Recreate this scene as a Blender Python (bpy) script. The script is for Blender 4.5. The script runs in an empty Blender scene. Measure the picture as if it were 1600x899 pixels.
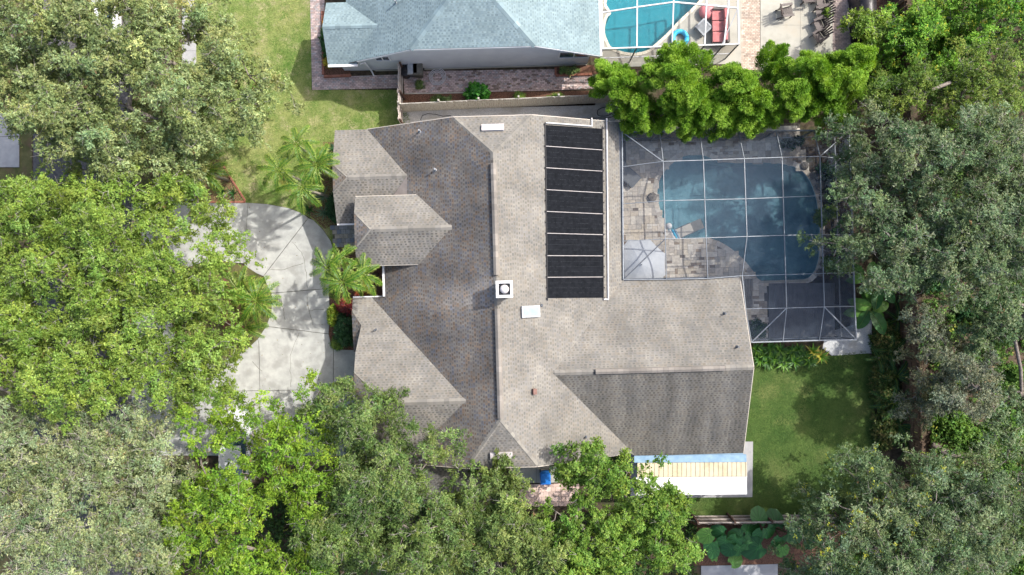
import bpy, math, random
import numpy as np
from mathutils import Vector, Matrix

# ------------------------------------------------------------------ camera, sky, sun, exposure
SC = bpy.context.scene
COL = SC.collection
R = math.radians
H, F, TH = 42.0, 1067.0, R(1.6)          # camera height, focal length in photo pixels, roll of the photo against the house
CT, ST = math.cos(TH), math.sin(TH)

cam_d = bpy.data.cameras.new('camera'); cam = bpy.data.objects.new('camera', cam_d); COL.objects.link(cam)
cam.location = (0, 0, H); cam.rotation_euler = (0, 0, -TH)
cam_d.sensor_width = 36; cam_d.lens = 36 * F / 1600; cam_d.clip_start = .5; cam_d.clip_end = 1500
SC.camera = cam

SUN_EL, SUN_XY = R(46), Vector((.88, .475)).normalized()      # sun stands to the upper right
sun_dir = Vector((SUN_XY.x * math.cos(SUN_EL), SUN_XY.y * math.cos(SUN_EL), math.sin(SUN_EL)))
w = bpy.data.worlds.new('World'); SC.world = w; w.use_nodes = True
wn = w.node_tree.nodes; wl = w.node_tree.links
sky = wn.new('ShaderNodeTexSky'); sky.sky_type = 'NISHITA'; sky.sun_disc = False
sky.sun_elevation = SUN_EL; sky.sun_rotation = math.atan2(SUN_XY.x, SUN_XY.y)
sky.air_density = 1.0; sky.dust_density = 4.0; sky.ozone_density = .6
bg = wn['Background']; bg.inputs['Strength'].default_value = .15
wl.new(sky.outputs[0], bg.inputs['Color'])
sd = bpy.data.lights.new('sun', 'SUN'); sd.energy = 2.8; sd.angle = R(.6); sd.color = (1, .965, .905)
so = bpy.data.objects.new('sun', sd); COL.objects.link(so); so.location = (40, 25, 60)
so.rotation_euler = (-sun_dir).to_track_quat('-Z', 'Y').to_euler()
SC.view_settings.view_transform = 'Standard'; SC.view_settings.look = 'None'
SC.view_settings.gamma = 1; SC.view_settings.use_curve_mapping = False
SC.view_settings.exposure = 1.06
SC.render.engine = 'CYCLES'
SC.cycles.max_bounces = 8; SC.cycles.transparent_max_bounces = 16; SC.cycles.diffuse_bounces = 3
SC.cycles.caustics_reflective = False; SC.cycles.caustics_refractive = False

rnd = random.Random(7)
rng = np.random.default_rng(11)

# ------------------------------------------------------------------ helpers
def kxy(px, py):
    u, v = (px - 800) / F, (449.5 - py) / F
    return u * CT + v * ST, -u * ST + v * CT
def P(px, py, z=0.0):
    kx, ky = kxy(px, py)
    return Vector((kx * (H - z), ky * (H - z), z))
def Pl(pts, z=0.0): return [P(a, b, z) for a, b in pts]
def on(px, py, pl, off=0.0):
    """photo pixel -> point on a roof plane z = c0 + cx*X + cy*Y"""
    c0, cx, cy = pl; kx, ky = kxy(px, py); m = cx * kx + cy * ky
    z = (c0 + off + H * m) / (1 + m)
    return Vector((kx * (H - z), ky * (H - z), z))
def plz(pl, x, y): return pl[0] + pl[1] * x + pl[2] * y

MATS = {}
def mat(name, c1, c2=None, scale=3.0, rough=.85, bump=0.0, bscale=30.0, c3=None, s3=.4, attr=False, metal=0.0, spec=.3, detail=6, ramp=(.35, .65), streak=None):
    m = bpy.data.materials.new(name); m.use_nodes = True; MATS[name] = m
    N, L = m.node_tree.nodes, m.node_tree.links
    b = N['Principled BSDF']; b.inputs['Roughness'].default_value = rough; b.inputs['Metallic'].default_value = metal
    b.inputs['Specular IOR Level'].default_value = spec
    g = N.new('ShaderNodeNewGeometry'); pos = g.outputs['Position']
    if streak:
        mp = N.new('ShaderNodeVectorMath'); mp.operation = 'MULTIPLY'; mp.inputs[1].default_value = streak; L.new(pos, mp.inputs[0]); npos = mp.outputs[0]
    else: npos = pos
    def noise(s, d=detail, src=None):
        n = N.new('ShaderNodeTexNoise'); n.inputs['Scale'].default_value = s; n.inputs['Detail'].default_value = d
        n.inputs['Roughness'].default_value = .6; L.new(src or npos, n.inputs['Vector']); return n.outputs['Fac']
    def mr(src, a, bb, lo=0., hi=1.):
        r_ = N.new('ShaderNodeMapRange'); L.new(src, r_.inputs[0]); r_.inputs[1].default_value = a; r_.inputs[2].default_value = bb
        r_.inputs[3].default_value = lo; r_.inputs[4].default_value = hi; return r_.outputs[0]
    def mix(f, a, bb, mode='MIX'):
        x = N.new('ShaderNodeMix'); x.data_type = 'RGBA'; x.blend_type = mode
        for sock, val in ((x.inputs[0], f), (x.inputs[6], a), (x.inputs[7], bb)):
            if hasattr(val, 'links') or isinstance(val, bpy.types.NodeSocket): L.new(val, sock)
            elif isinstance(val, (int, float)): sock.default_value = val
            else: sock.default_value = (*val[:3], 1)
        return x.outputs[2]
    if attr:
        at = N.new('ShaderNodeAttribute'); at.attribute_name = 'col'; col = at.outputs['Color']
        if c2 is not None:
            col = mix(mr(noise(scale), *ramp), mix(1.0, col, c1, 'MULTIPLY'), mix(1.0, col, c2, 'MULTIPLY'))
    else:
        col = c1
        if c2 is not None: col = mix(mr(noise(scale), *ramp), c1, c2)
    if c3 is not None: col = mix(mr(noise(s3, 4), .5, .68), col, c3)
    if isinstance(col, bpy.types.NodeSocket): L.new(col, b.inputs['Base Color'])
    else: b.inputs['Base Color'].default_value = (*col, 1)
    if bump:
        bn = N.new('ShaderNodeBump'); bn.inputs['Strength'].default_value = bump; bn.inputs['Distance'].default_value = .02
        L.new(noise(bscale, 4, pos), bn.inputs['Height']); L.new(bn.outputs[0], b.inputs['Normal'])
    m['_'] = 1
    return m
def leafmat(name, trans=.3, gloss=.025, rough=.55):
    m = bpy.data.materials.new(name); m.use_nodes = True; N, L = m.node_tree.nodes, m.node_tree.links
    N.remove(N['Principled BSDF']); out = N['Material Output']
    at = N.new('ShaderNodeAttribute'); at.attribute_name = 'col'
    d = N.new('ShaderNodeBsdfDiffuse'); t = N.new('ShaderNodeBsdfTranslucent'); g = N.new('ShaderNodeBsdfGlossy')
    g.inputs['Roughness'].default_value = rough; g.inputs['Color'].default_value = (.5, .5, .5, 1)
    L.new(at.outputs['Color'], d.inputs['Color'])
    hs = N.new('ShaderNodeMix'); hs.data_type = 'RGBA'; hs.blend_type = 'MULTIPLY'; hs.inputs[0].default_value = 1
    hs.inputs[7].default_value = (1.35, 1.25, .5, 1); L.new(at.outputs['Color'], hs.inputs[6]); L.new(hs.outputs[2], t.inputs['Color'])
    a = N.new('ShaderNodeMixShader'); a.inputs[0].default_value = trans; L.new(d.outputs[0], a.inputs[1]); L.new(t.outputs[0], a.inputs[2])
    b = N.new('ShaderNodeMixShader'); b.inputs[0].default_value = gloss; L.new(a.outputs[0], b.inputs[1]); L.new(g.outputs[0], b.inputs[2])
    L.new(b.outputs[0], out.inputs['Surface']); return m
def screenmat(name, f, col):
    m = bpy.data.materials.new(name); m.use_nodes = True; N, L = m.node_tree.nodes, m.node_tree.links
    N.remove(N['Principled BSDF']); out = N['Material Output']
    t = N.new('ShaderNodeBsdfTransparent'); d = N.new('ShaderNodeBsdfDiffuse'); d.inputs['Color'].default_value = (*col, 1)
    g = N.new('ShaderNodeNewGeometry'); n = N.new('ShaderNodeTexNoise'); n.inputs['Scale'].default_value = .9; n.inputs['Detail'].default_value = 5
    L.new(g.outputs['Position'], n.inputs['Vector'])
    r_ = N.new('ShaderNodeMapRange'); L.new(n.outputs['Fac'], r_.inputs[0]); r_.inputs[1].default_value = .3; r_.inputs[2].default_value = .7
    r_.inputs[3].default_value = f * .9; r_.inputs[4].default_value = f * 1.1
    x = N.new('ShaderNodeMixShader'); L.new(r_.outputs[0], x.inputs[0]); L.new(t.outputs[0], x.inputs[1]); L.new(d.outputs[0], x.inputs[2])
    L.new(x.outputs[0], out.inputs['Surface']); return m
def watermat(name, tint, body, bfac):
    m = bpy.data.materials.new(name); m.use_nodes = True; N, L = m.node_tree.nodes, m.node_tree.links
    N.remove(N['Principled BSDF']); out = N['Material Output']
    t = N.new('ShaderNodeBsdfTransparent'); t.inputs['Color'].default_value = (*tint, 1)
    d = N.new('ShaderNodeBsdfDiffuse'); d.inputs['Color'].default_value = (*body, 1)
    gl = N.new('ShaderNodeBsdfGlossy'); gl.inputs['Roughness'].default_value = .03
    fr = N.new('ShaderNodeFresnel'); fr.inputs['IOR'].default_value = 1.33
    g = N.new('ShaderNodeNewGeometry'); n = N.new('ShaderNodeTexNoise'); n.inputs['Scale'].default_value = 5; n.inputs['Detail'].default_value = 4
    n.inputs['Distortion'].default_value = 1.2
    L.new(g.outputs['Position'], n.inputs['Vector']); bn = N.new('ShaderNodeBump'); bn.inputs['Strength'].default_value = .35; bn.inputs['Distance'].default_value = .05
    L.new(n.outputs['Fac'], bn.inputs['Height']); L.new(bn.outputs[0], gl.inputs['Normal']); L.new(bn.outputs[0], fr.inputs['Normal'])
    a = N.new('ShaderNodeMixShader'); a.inputs[0].default_value = bfac; L.new(t.outputs[0], a.inputs[1]); L.new(d.outputs[0], a.inputs[2])
    b = N.new('ShaderNodeMixShader'); L.new(fr.outputs[0], b.inputs[0]); L.new(a.outputs[0], b.inputs[1]); L.new(gl.outputs[0], b.inputs[2])
    L.new(b.outputs[0], out.inputs['Surface']); return m

class MB:
    """collects faces; build() links them as one mesh object"""
    def __init__(s): s.v = []; s.f = []; s.c = []
    def face(s, pts, col=None):
        i = len(s.v); s.v += [tuple(p) for p in pts]; s.f.append(tuple(range(i, i + len(pts))))
        s.c.append(col if col is not None else (1, 1, 1)); return s
    def prism(s, pts, z0, z1, col=None):
        n = len(pts); p2 = [(p[0], p[1]) for p in pts]
        ar = sum(p2[k][0] * p2[(k + 1) % n][1] - p2[(k + 1) % n][0] * p2[k][1] for k in range(n))
        if ar < 0: p2.reverse()
        i = len(s.v); s.v += [(x, y, z0) for x, y in p2] + [(x, y, z1) for x, y in p2]
        s.f.append(tuple(i + n + k for k in range(n))); s.f.append(tuple(i + n - 1 - k for k in range(n)))
        for k in range(n): s.f.append((i + k, i + (k + 1) % n, i + n + (k + 1) % n, i + n + k))
        s.c += [col if col is not None else (1, 1, 1)] * (n + 2); return s
    def box(s, c, size, rz=0, col=None, M=None):
        hx, hy, hz = (d / 2 for d in size); i = len(s.v); ca, sa = math.cos(rz), math.sin(rz)
        for sz in (-1, 1):
            for sx, sy in ((-1, -1), (1, -1), (1, 1), (-1, 1)):
                x, y, z = sx * hx, sy * hy, sz * hz
                p = Vector((c[0] + x * ca - y * sa, c[1] + x * sa + y * ca, c[2] + z)) if M is None else M @ Vector((c[0] + x, c[1] + y, c[2] + z))
                s.v.append(tuple(p))
        for q in ((3, 2, 1, 0), (4, 5, 6, 7), (0, 1, 5, 4), (1, 2, 6, 5), (2, 3, 7, 6), (3, 0, 4, 7)): s.f.append(tuple(i + k for k in q))
        s.c += [col if col is not None else (1, 1, 1)] * 6; return s
    def bar(s, a, b, w_, h_, col=None):
        a, b = Vector(a), Vector(b); d = (b - a).normalized(); up = Vector((0, 0, 1)) if abs(d.z) < .95 else Vector((0, 1, 0))
        sd_ = d.cross(up).normalized() * w_ / 2; u = sd_.cross(d).normalized() * h_ / 2; i = len(s.v)
        for p in (a, b):
            for q in (-sd_ - u, sd_ - u, sd_ + u, -sd_ + u): s.v.append(tuple(p + q))
        for q in ((3, 2, 1, 0), (4, 5, 6, 7), (0, 1, 5, 4), (1, 2, 6, 5), (2, 3, 7, 6), (3, 0, 4, 7)): s.f.append(tuple(i + k for k in q))
        s.c += [col if col is not None else (1, 1, 1)] * 6; return s
    def tube(s, pts, r, n=6, cap=True, col=None):
        pts = [Vector(p) for p in pts]; rs = r if isinstance(r, (list, tuple)) else [r] * len(pts); i = len(s.v)
        for k, p in enumerate(pts):
            d = (pts[min(k + 1, len(pts) - 1)] - pts[max(k - 1, 0)]).normalized()
            up = Vector((0, 0, 1)) if abs(d.z) < .9 else Vector((1, 0, 0))
            a = d.cross(up).normalized(); b = a.cross(d)
            for j in range(n):
                t = 2 * math.pi * j / n; s.v.append(tuple(p + (a * math.cos(t) + b * math.sin(t)) * rs[k]))
        c0 = len(s.f)
        for k in range(len(pts) - 1):
            for j in range(n):
                s.f.append((i + k * n + j, i + k * n + (j + 1) % n, i + (k + 1) * n + (j + 1) % n, i + (k + 1) * n + j))
        if cap: s.f.append(tuple(i + n - 1 - j for j in range(n))); s.f.append(tuple(i + (len(pts) - 1) * n + j for j in range(n)))
        s.c += [col if col is not None else (1, 1, 1)] * (len(s.f) - c0); return s
    def lathe(s, prof, c, n=16, col=None):
        i = len(s.v); c0 = len(s.f)
        for r_, z in prof:
            for j in range(n):
                t = 2 * math.pi * j / n; s.v.append((c[0] + r_ * math.cos(t), c[1] + r_ * math.sin(t), c[2] + z))
        for k in range(len(prof) - 1):
            for j in range(n): s.f.append((i + k * n + j, i + k * n + (j + 1) % n, i + (k + 1) * n + (j + 1) % n, i + (k + 1) * n + j))
        s.f.append(tuple(i + (len(prof) - 1) * n + j for j in range(n))); s.f.append(tuple(i + n - 1 - j for j in range(n)))
        s.c += [col if col is not None else (1, 1, 1)] * (len(s.f) - c0); return s
    def mesh(s, name, m, off=(0, 0, 0), smooth=False, colors=False):
        me = bpy.data.meshes.new(name); o = Vector(off)
        me.from_pydata([(x - o.x, y - o.y, z - o.z) for x, y, z in s.v], [], s.f)
        if m: me.materials.append(m)
        if smooth: me.polygons.foreach_set('use_smooth', [True] * len(me.polygons))
        if colors:
            a = me.attributes.new('col', 'FLOAT_COLOR', 'FACE'); a.data.foreach_set('color', np.array([(*c, 1) for c in s.c], dtype=np.float32).ravel())
        me.update(); return me
    def build(s, name, m, parent=None, smooth=False, colors=False):
        off = parent_off(parent)
        o = bpy.data.objects.new(name, s.mesh(name, m, off, smooth, colors)); COL.objects.link(o)
        if parent is not None: o.parent = parent
        return o
def parent_off(p):
    off = Vector((0, 0, 0))
    while p is not None: off += p.location; p = p.parent
    return off
def tag(o, label=None, cat=None, group=None, kind=None):
    if label: o['label'] = label
    if cat: o['category'] = cat
    if group: o['group'] = group
    if kind: o['kind'] = kind
    return o
def thing(name, label, cat, loc=(0, 0, 0), group=None):
    o = bpy.data.objects.new(name, None); COL.objects.link(o); o.location = loc; o.empty_display_size = .2
    return tag(o, label, cat, group)
def link(name, me, parent=None, loc=(0, 0, 0), rot=(0, 0, 0), scale=(1, 1, 1)):
    o = bpy.data.objects.new(name, me); COL.objects.link(o); o.parent = parent
    o.location = loc; o.rotation_euler = rot; o.scale = scale; return o
def copy_tree(o, parent=None):
    c = o.copy(); COL.objects.link(c); c.parent = parent
    for ch in list(o.children): copy_tree(ch, c)
    return c
def clip_rect(poly, x0, x1, y0, y1):
    """Sutherland-Hodgman: polygon clipped to a rectangle"""
    for ax, lim, sg in ((0, x0, 1), (0, x1, -1), (1, y0, 1), (1, y1, -1)):
        out = []; n = len(poly)
        for k in range(n):
            a, b = poly[k], poly[(k + 1) % n]; da, db = sg * (a[ax] - lim), sg * (b[ax] - lim)
            if da >= 0: out.append(a)
            if (da >= 0) != (db >= 0):
                t = da / (da - db); out.append((a[0] + (b[0] - a[0]) * t, a[1] + (b[1] - a[1]) * t))
        poly = out
        if len(poly) < 3: return []
    return poly
def inside(pt, poly):
    x, y = pt[0], pt[1]; r_ = False; n = len(poly)
    for k in range(n):
        a, b = poly[k], poly[(k + 1) % n]
        if (a[1] > y) != (b[1] > y) and x < (b[0] - a[0]) * (y - a[1]) / (b[1] - a[1]) + a[0]: r_ = not r_
    return r_
def smooth_loop(pts, per=4):
    """closed Catmull-Rom through the points"""
    out = []; n = len(pts)
    for k in range(n):
        p0, p1, p2, p3 = (np.array(pts[(k + j) % n][:2], float) for j in (-1, 0, 1, 2))
        for q in range(per):
            t = q / per
            out.append(tuple(.5 * ((2 * p1) + (-p0 + p2) * t + (2 * p0 - 5 * p1 + 4 * p2 - p3) * t * t + (-p0 + 3 * p1 - 3 * p2 + p3) * t ** 3)))
    return out
def np_mesh(name, V, Fq, m, cols=None):
    """mesh from numpy arrays: V (n,3), Fq (k,3 or 4), cols per face (k,3)"""
    me = bpy.data.meshes.new(name); nf, k = Fq.shape
    me.vertices.add(len(V)); me.vertices.foreach_set('co', V.astype(np.float32).ravel())
    me.loops.add(nf * k); me.loops.foreach_set('vertex_index', Fq.astype(np.int32).ravel())
    me.polygons.add(nf); me.polygons.foreach_set('loop_start', np.arange(0, nf * k, k, dtype=np.int32))
    me.materials.append(m)
    if cols is not None:
        a = me.attributes.new('col', 'FLOAT_COLOR', 'FACE')
        a.data.foreach_set('color', np.concatenate([np.clip(cols, 0, 1), np.ones((nf, 1))], 1).astype(np.float32).ravel())
    me.update(calc_edges=True); return me

# ------------------------------------------------------------------ materials
M_soil = mat('soil', (.035, .026, .017), (.10, .075, .05), 4, .95, .6, 40, c3=(.045, .055, .02), s3=.8)
M_mulch = mat('mulch', (.07, .035, .022), (.19, .10, .065), 14, .95, .8, 60)
M_lawn = mat('front_grass', (.095, .165, .03), (.24, .27, .09), 1.3, .95, .8, 90, c3=(.36, .32, .18), s3=1.1, ramp=(.40, .62), detail=12)
M_lawn2 = mat('back_grass', (.035, .078, .014), (.075, .125, .026), 1.0, .95, .8, 90, c3=(.13, .155, .048), s3=.55, detail=10)
M_verge = mat('verge_grass', (.06, .07, .02), (.13, .12, .05), 1.5, .95, .8, 90, c3=(.12, .08, .05), s3=1)
M_blade = mat('grass_blade', (1, 1, 1), (.8, .85, .7), 1.2, .8, attr=True)
M_conc = mat('driveway_concrete', (.30, .305, .29), (.42, .425, .40), 1.5, .9, .25, 120, c3=(.28, .28, .262), s3=1.1, detail=9)
M_conc2 = mat('patio_concrete', (.33, .32, .275), (.41, .395, .345), 1.6, .9, .2, 100, c3=(.36, .33, .27), s3=.8)
M_walkc = mat('sidewalk_concrete', (.28, .28, .285), (.36, .36, .358), 1.5, .9, .25, 100)
M_asph = mat('asphalt', (.075, .072, .075), (.12, .115, .115), 5, .9, .5, 150)
M_crack = mat('crack_dirt', (.09, .085, .07), (.17, .16, .14), 8, .95)
M_joint = mat('joint_dirt', (.06, .055, .048), (.11, .10, .085), 6, .95)
M_gravel = mat('gravel', (.34, .35, .36), (.60, .60, .58), 26, .95, .9, 60, c3=(.36, .34, .30), s3=.7)
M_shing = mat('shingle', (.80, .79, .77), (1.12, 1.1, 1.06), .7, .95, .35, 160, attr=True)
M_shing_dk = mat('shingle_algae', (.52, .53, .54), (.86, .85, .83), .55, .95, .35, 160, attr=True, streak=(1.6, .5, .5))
M_shing_w = mat('shingle_stained_shaded', (.60, .61, .63), (1.02, 1, .97), .6, .95, .35, 160, attr=True)  # darker algae-stained shingle; shade of slopes turned from the sun is put in too
M_deckbase = mat('roof_felt', (.09, .085, .08), (.13, .12, .115), 3, .95)
M_memb = mat('roof_membrane', (.19, .165, .15), (.24, .21, .19), 3, .9)
M_wall = mat('stucco_tan', (.52, .47, .40), (.57, .52, .45), 2, .9, .3, 60)
M_nwall = mat('stucco_grey', (.50, .52, .55), (.56, .58, .60), 1.2, .9, .15, 60)
M_white = mat('white_paint', (.58, .58, .585), (.66, .66, .66), 3, .55)
M_offwhite = mat('aged_white_metal', (.46, .42, .415), (.54, .50, .495), 4, .6)
M_frame = mat('screen_frame_aluminium', (.20, .22, .24), (.27, .29, .31), 3, .5, metal=.2)
M_framed = mat('dark_aluminium', (.10, .11, .125), (.14, .15, .165), 3, .5, metal=.3)
M_solar = mat('solar_rubber', (.008, .009, .011), (.014, .0155, .019), 5, .95, spec=.02)
M_solarl = mat('solar_seam', (.03, .033, .04), (.05, .055, .06), 8, .9, spec=.05)
M_pvc = mat('pvc_pipe', (.50, .485, .48), (.60, .58, .575), 3, .5)
M_metal = mat('galvanised', (.30, .32, .34), (.40, .42, .44), 6, .5, metal=.3)
M_black = mat('black_plastic', (.012, .012, .014), (.025, .025, .028), 5, .5)
M_blacktarp = mat('black_cover', (.012, .011, .013), (.03, .027, .03), 3, .38, .8, 5)
M_bluebin = mat('blue_plastic', (.02, .16, .55), (.03, .20, .62), 3, .4)
M_bark = mat('bark', (.12, .10, .085), (.22, .19, .165), 9, .9, .7, 30)
M_twig = mat('bare_twig', (.25, .23, .205), (.40, .37, .335), 9, .9, .4, 30)
M_palmbark = mat('palm_bark', (.22, .20, .16), (.33, .30, .25), 9, .9, .5, 30)
M_leaf = leafmat('leaf'); M_leafg = leafmat('leaf_glossy', .2, .05, .45); M_palm = leafmat('palm_leaf', .22, .04, .45)
M_wood = mat('weathered_wood', (.30, .285, .25), (.46, .435, .385), 3, .9, .5, 40, streak=(6, 6, .8))
M_woodb = mat('brown_fence_wood', (.085, .052, .034), (.155, .10, .066), 3, .85, .5, 40, streak=(6, 6, .8))
M_woodd = mat('post_wood', (.06, .035, .028), (.11, .065, .05), 5, .9, .5, 40)
M_woodg = mat('grey_rail_wood', (.33, .29, .26), (.50, .45, .41), 4, .9, .5, 40)
M_comp = mat('composite_deck', (.115, .12, .13), (.16, .165, .175), 2, .8, .2, 60)
M_paver = mat('travertine', (.78, .78, .78), (1.12, 1.1, 1.05), 7, .85, .35, 60, attr=True)
M_brick = mat('brick_paver', (.8, .8, .8), (1.15, 1.12, 1.1), 1.2, .9, .3, 80, attr=True)
M_bredge = mat('brick_edging', (.22, .085, .055), (.32, .14, .095), 6, .9, .4, 50)
M_stone = mat('field_stone', (.13, .115, .10), (.26, .235, .205), 3, .9, .6, 14)
M_plaster = mat('pool_plaster', (.44, .66, .72), (.60, .80, .84), 2.2, .7, c3=(.24, .40, .46), s3=.9, detail=8)
M_plaster2 = mat('aqua_pool_plaster', (.12, .38, .43), (.17, .45, .49), 2.2, .7)
M_water = watermat('pool_water', (.72, .87, .92), (.14, .29, .34), .28)
M_water2 = watermat('aqua_pool_water', (.46, .86, .92), (.03, .24, .30), .22)
M_screen = screenmat('dark_insect_screen', .38, (.05, .066, .092))
M_screen2 = screenmat('light_insect_screen', .10, (.12, .13, .14))
M_screenw = screenmat('wall_insect_screen', .42, (.13, .13, .13))
M_fab = mat('parasol_fabric', (.52, .55, .58), (.60, .63, .66), 2, .9)
M_slings = mat('grey_sling', (.16, .17, .18), (.21, .22, .23), 6, .8)
M_beige = mat('beige_sling', (.46, .44, .38), (.55, .52, .46), 4, .8)
M_glass = mat('skylight_glass', (.20, .26, .29), (.27, .33, .36), 2, .25, spec=.5)
M_window = mat('window_glass', (.02, .04, .06), (.03, .06, .09), 2, .08, spec=.8)
M_chair = mat('brown_plastic', (.06, .045, .042), (.09, .07, .065), 6, .5)
M_red = mat('red_cushion', (.42, .13, .13), (.52, .19, .19), 4, .9, .3, 40)
M_pink = mat('pink_vinyl', (.55, .16, .17), (.65, .23, .24), 3, .5)
M_cyan = mat('cyan_vinyl', (.03, .38, .62), (.05, .46, .70), 3, .4)
M_skyblue = mat('sky_tinted_blue', (.15, .25, .36), (.23, .34, .44), 2, .4)  # sky's reflection put into flashing and gutter colour; own blue on the raft tube
M_cream = mat('cream_panel', (.46, .40, .275), (.52, .46, .33), 2, .6, c3=(.40, .34, .22), s3=.9)
M_carw = mat('white_car_paint', (.52, .53, .54), (.56, .57, .58), 2, .25, spec=.6)
M_tyre = mat('tyre_rubber', (.015, .015, .015), (.025, .025, .025), 5, .8)
M_slate = mat('slate_paving', (.16, .17, .20), (.36, .36, .37), 5, .8, .4, 30, attr=False)
M_hose = mat('hose_rubber', (.02, .02, .022), (.035, .035, .04), 6, .5)
M_hosew = mat('grey_hose', (.46, .46, .47), (.55, .55, .56), 6, .5)

# ------------------------------------------------------------------ ground, street, paths
def sheet(name, pts, z, m, kind='structure'):
    b = MB(); b.face([(p[0], p[1], z) for p in (pts if sum(pts[k][0] * pts[(k + 1) % len(pts)][1] - pts[(k + 1) % len(pts)][0] * pts[k][1] for k in range(len(pts))) > 0 else pts[::-1])])
    return tag(b.build(name, m), kind=kind)

# pool outlines first: the ground has openings for the basins
POOL = smooth_loop([tuple(P(x, y)[:2]) for x, y in [(1054, 252), (1068, 244.5), (1086, 241), (1103, 244), (1120, 251), (1150, 255), (1190, 254), (1228, 257), (1254, 268), (1270, 292), (1279, 330), (1281, 375), (1278, 412), (1264, 434), (1242, 438), (1210, 439.5), (1187, 439), (1175, 423), (1160, 405), (1140, 388), (1120, 377), (1098, 372), (1070, 373.5), (1050, 368), (1041, 357), (1035, 343), (1030, 325), (1026.5, 306), (1028, 288), (1036, 270)]], 3)
NPOOL = smooth_loop([tuple(P(x, y)[:2]) for x, y in [(948, 0), (947, 8), (951, 15), (954, 22), (949, 27), (945.5, 38), (944.5, 52), (949, 65), (957, 76), (985, 84), (1010, 80), (1022, 71), (1040, 55), (1062, 32), (1085, 10), (1100, -12), (1090, -40), (1040, -55), (985, -50), (955, -30)]], 3)
def ground_with_holes():
    """one sheet to the horizon, pieced as a fan of strips so that the pool basins stay open"""
    b = MB(); boxes = []
    for loop in (POOL, NPOOL):
        xs = [p[0] for p in loop]; ys = [p[1] for p in loop]
        boxes.append((min(xs) - .5, max(xs) + .5, min(ys) - .5, max(ys) + .5, loop))
    B = 420
    (ax0, ax1, ay0, ay1, la), (bx0, bx1, by0, by1, lb) = boxes
    def q(x0, x1, y0, y1): b.face([(x0, y0, 0), (x1, y0, 0), (x1, y1, 0), (x0, y1, 0)])
    q(-B, B, -B, ay0); q(-B, ax0, ay0, ay1); q(ax1, B, ay0, ay1); q(-B, B, ay1, by0)
    q(-B, bx0, by0, by1); q(bx1, B, by0, by1); q(-B, B, by1, B)
    for x0, x1, y0, y1, loop in boxes:
        # ring between the box and the outline, joined angle by angle
        cx, cy = (x0 + x1) / 2, (y0 + y1) / 2; n = len(loop)
        def edge(p):
            dx, dy = p[0] - cx, p[1] - cy
            t = min(((x1 - cx) if dx > 0 else (x0 - cx)) / dx if dx else 1e9, ((y1 - cy) if dy > 0 else (y0 - cy)) / dy if dy else 1e9)
            return (cx + dx * t, cy + dy * t, 0)
        corners = [(x0, y0, 0), (x1, y0, 0), (x1, y1, 0), (x0, y1, 0)]
        for k in range(n):
            a, c = loop[k], loop[(k + 1) % n]; ea, ec = edge(a), edge(c); mid = []
            if abs(ea[0] - ec[0]) > 1e-4 and abs(ea[1] - ec[1]) > 1e-4:
                mid = [min(corners, key=lambda q_: (q_[0] - (ea[0] + ec[0]) / 2) ** 2 + (q_[1] - (ea[1] + ec[1]) / 2) ** 2)]
            b.face([(a[0], a[1], 0), (c[0], c[1], 0), ec] + mid + [ea])
    return tag(b.build('ground', M_soil), kind='structure')
ground_with_holes()

sheet('street', Pl([(52, -260), (205, -260), (205, 1200), (52, 1200)]), .012, M_asph)
LAWN = Pl([(306, -60), (486, -60), (487, 141), (624, 141), (650, 215), (560, 230), (560, 400), (522, 394), (518, 378), (506, 360), (490, 344), (474, 334), (450, 325), (418, 319), (388, 317), (306, 316)])
sheet('front_lawn', LAWN, .010, M_lawn)
sheet('verge', Pl([(206, -60), (288, -60), (288, 316), (206, 316)]), .008, M_verge)
sheet('far_verge', Pl([(-150, -60), (50, -60), (50, 1000), (-150, 1000)]), .006, M_verge)
BLAWN = Pl([(1160, 540), (1300, 556), (1350, 548), (1366, 560), (1366, 700), (1352, 805), (1090, 806), (960, 806), (960, 700)])
sheet('back_lawn', BLAWN, .010, M_lawn2)
def slab_set(name, slabs, z0, z1, m, gap, base_m=None, piece='slab'):
    """a paved area whose slabs stand apart by open joints"""
    b = MB()
    for s in slabs: b.face([(p[0], p[1], .016) for p in (s if sum(s[k][0] * s[(k + 1) % len(s)][1] - s[(k + 1) % len(s)][0] * s[k][1] for k in range(len(s))) > 0 else s[::-1])])
    o = tag(b.build(name, base_m or M_joint), kind='structure')
    for s in slabs:
        c = Vector((sum(p[0] for p in s) / len(s), sum(p[1] for p in s) / len(s)))
        q = []
        n = len(s)
        for k in range(n):        # inset along the edge normals
            p0, p1, p2 = (Vector(s[(k + j) % n][:2]) for j in (-1, 0, 1))
            d1, d2 = (p1 - p0).normalized(), (p2 - p1).normalized()
            n1, n2 = Vector((-d1.y, d1.x)), Vector((-d2.y, d2.x))
            if n1.dot(c - p1) < 0 and len(s) == 4: n1, n2 = -n1, -n2
            bis = (n1 + n2); bis = bis.normalized() if bis.length > 1e-3 else n1
            q.append(p1 + bis * gap)
        MB().prism(q, z0, z1 + rnd.uniform(-.002, .002)).build(piece, m, o)
    return o
def ccw(px):
    p = Pl(px); 
    a = sum(p[k].x * p[(k + 1) % len(p)].y - p[(k + 1) % len(p)].x * p[k].y for k in range(len(p)))
    return p if a > 0 else p[::-1]
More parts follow.
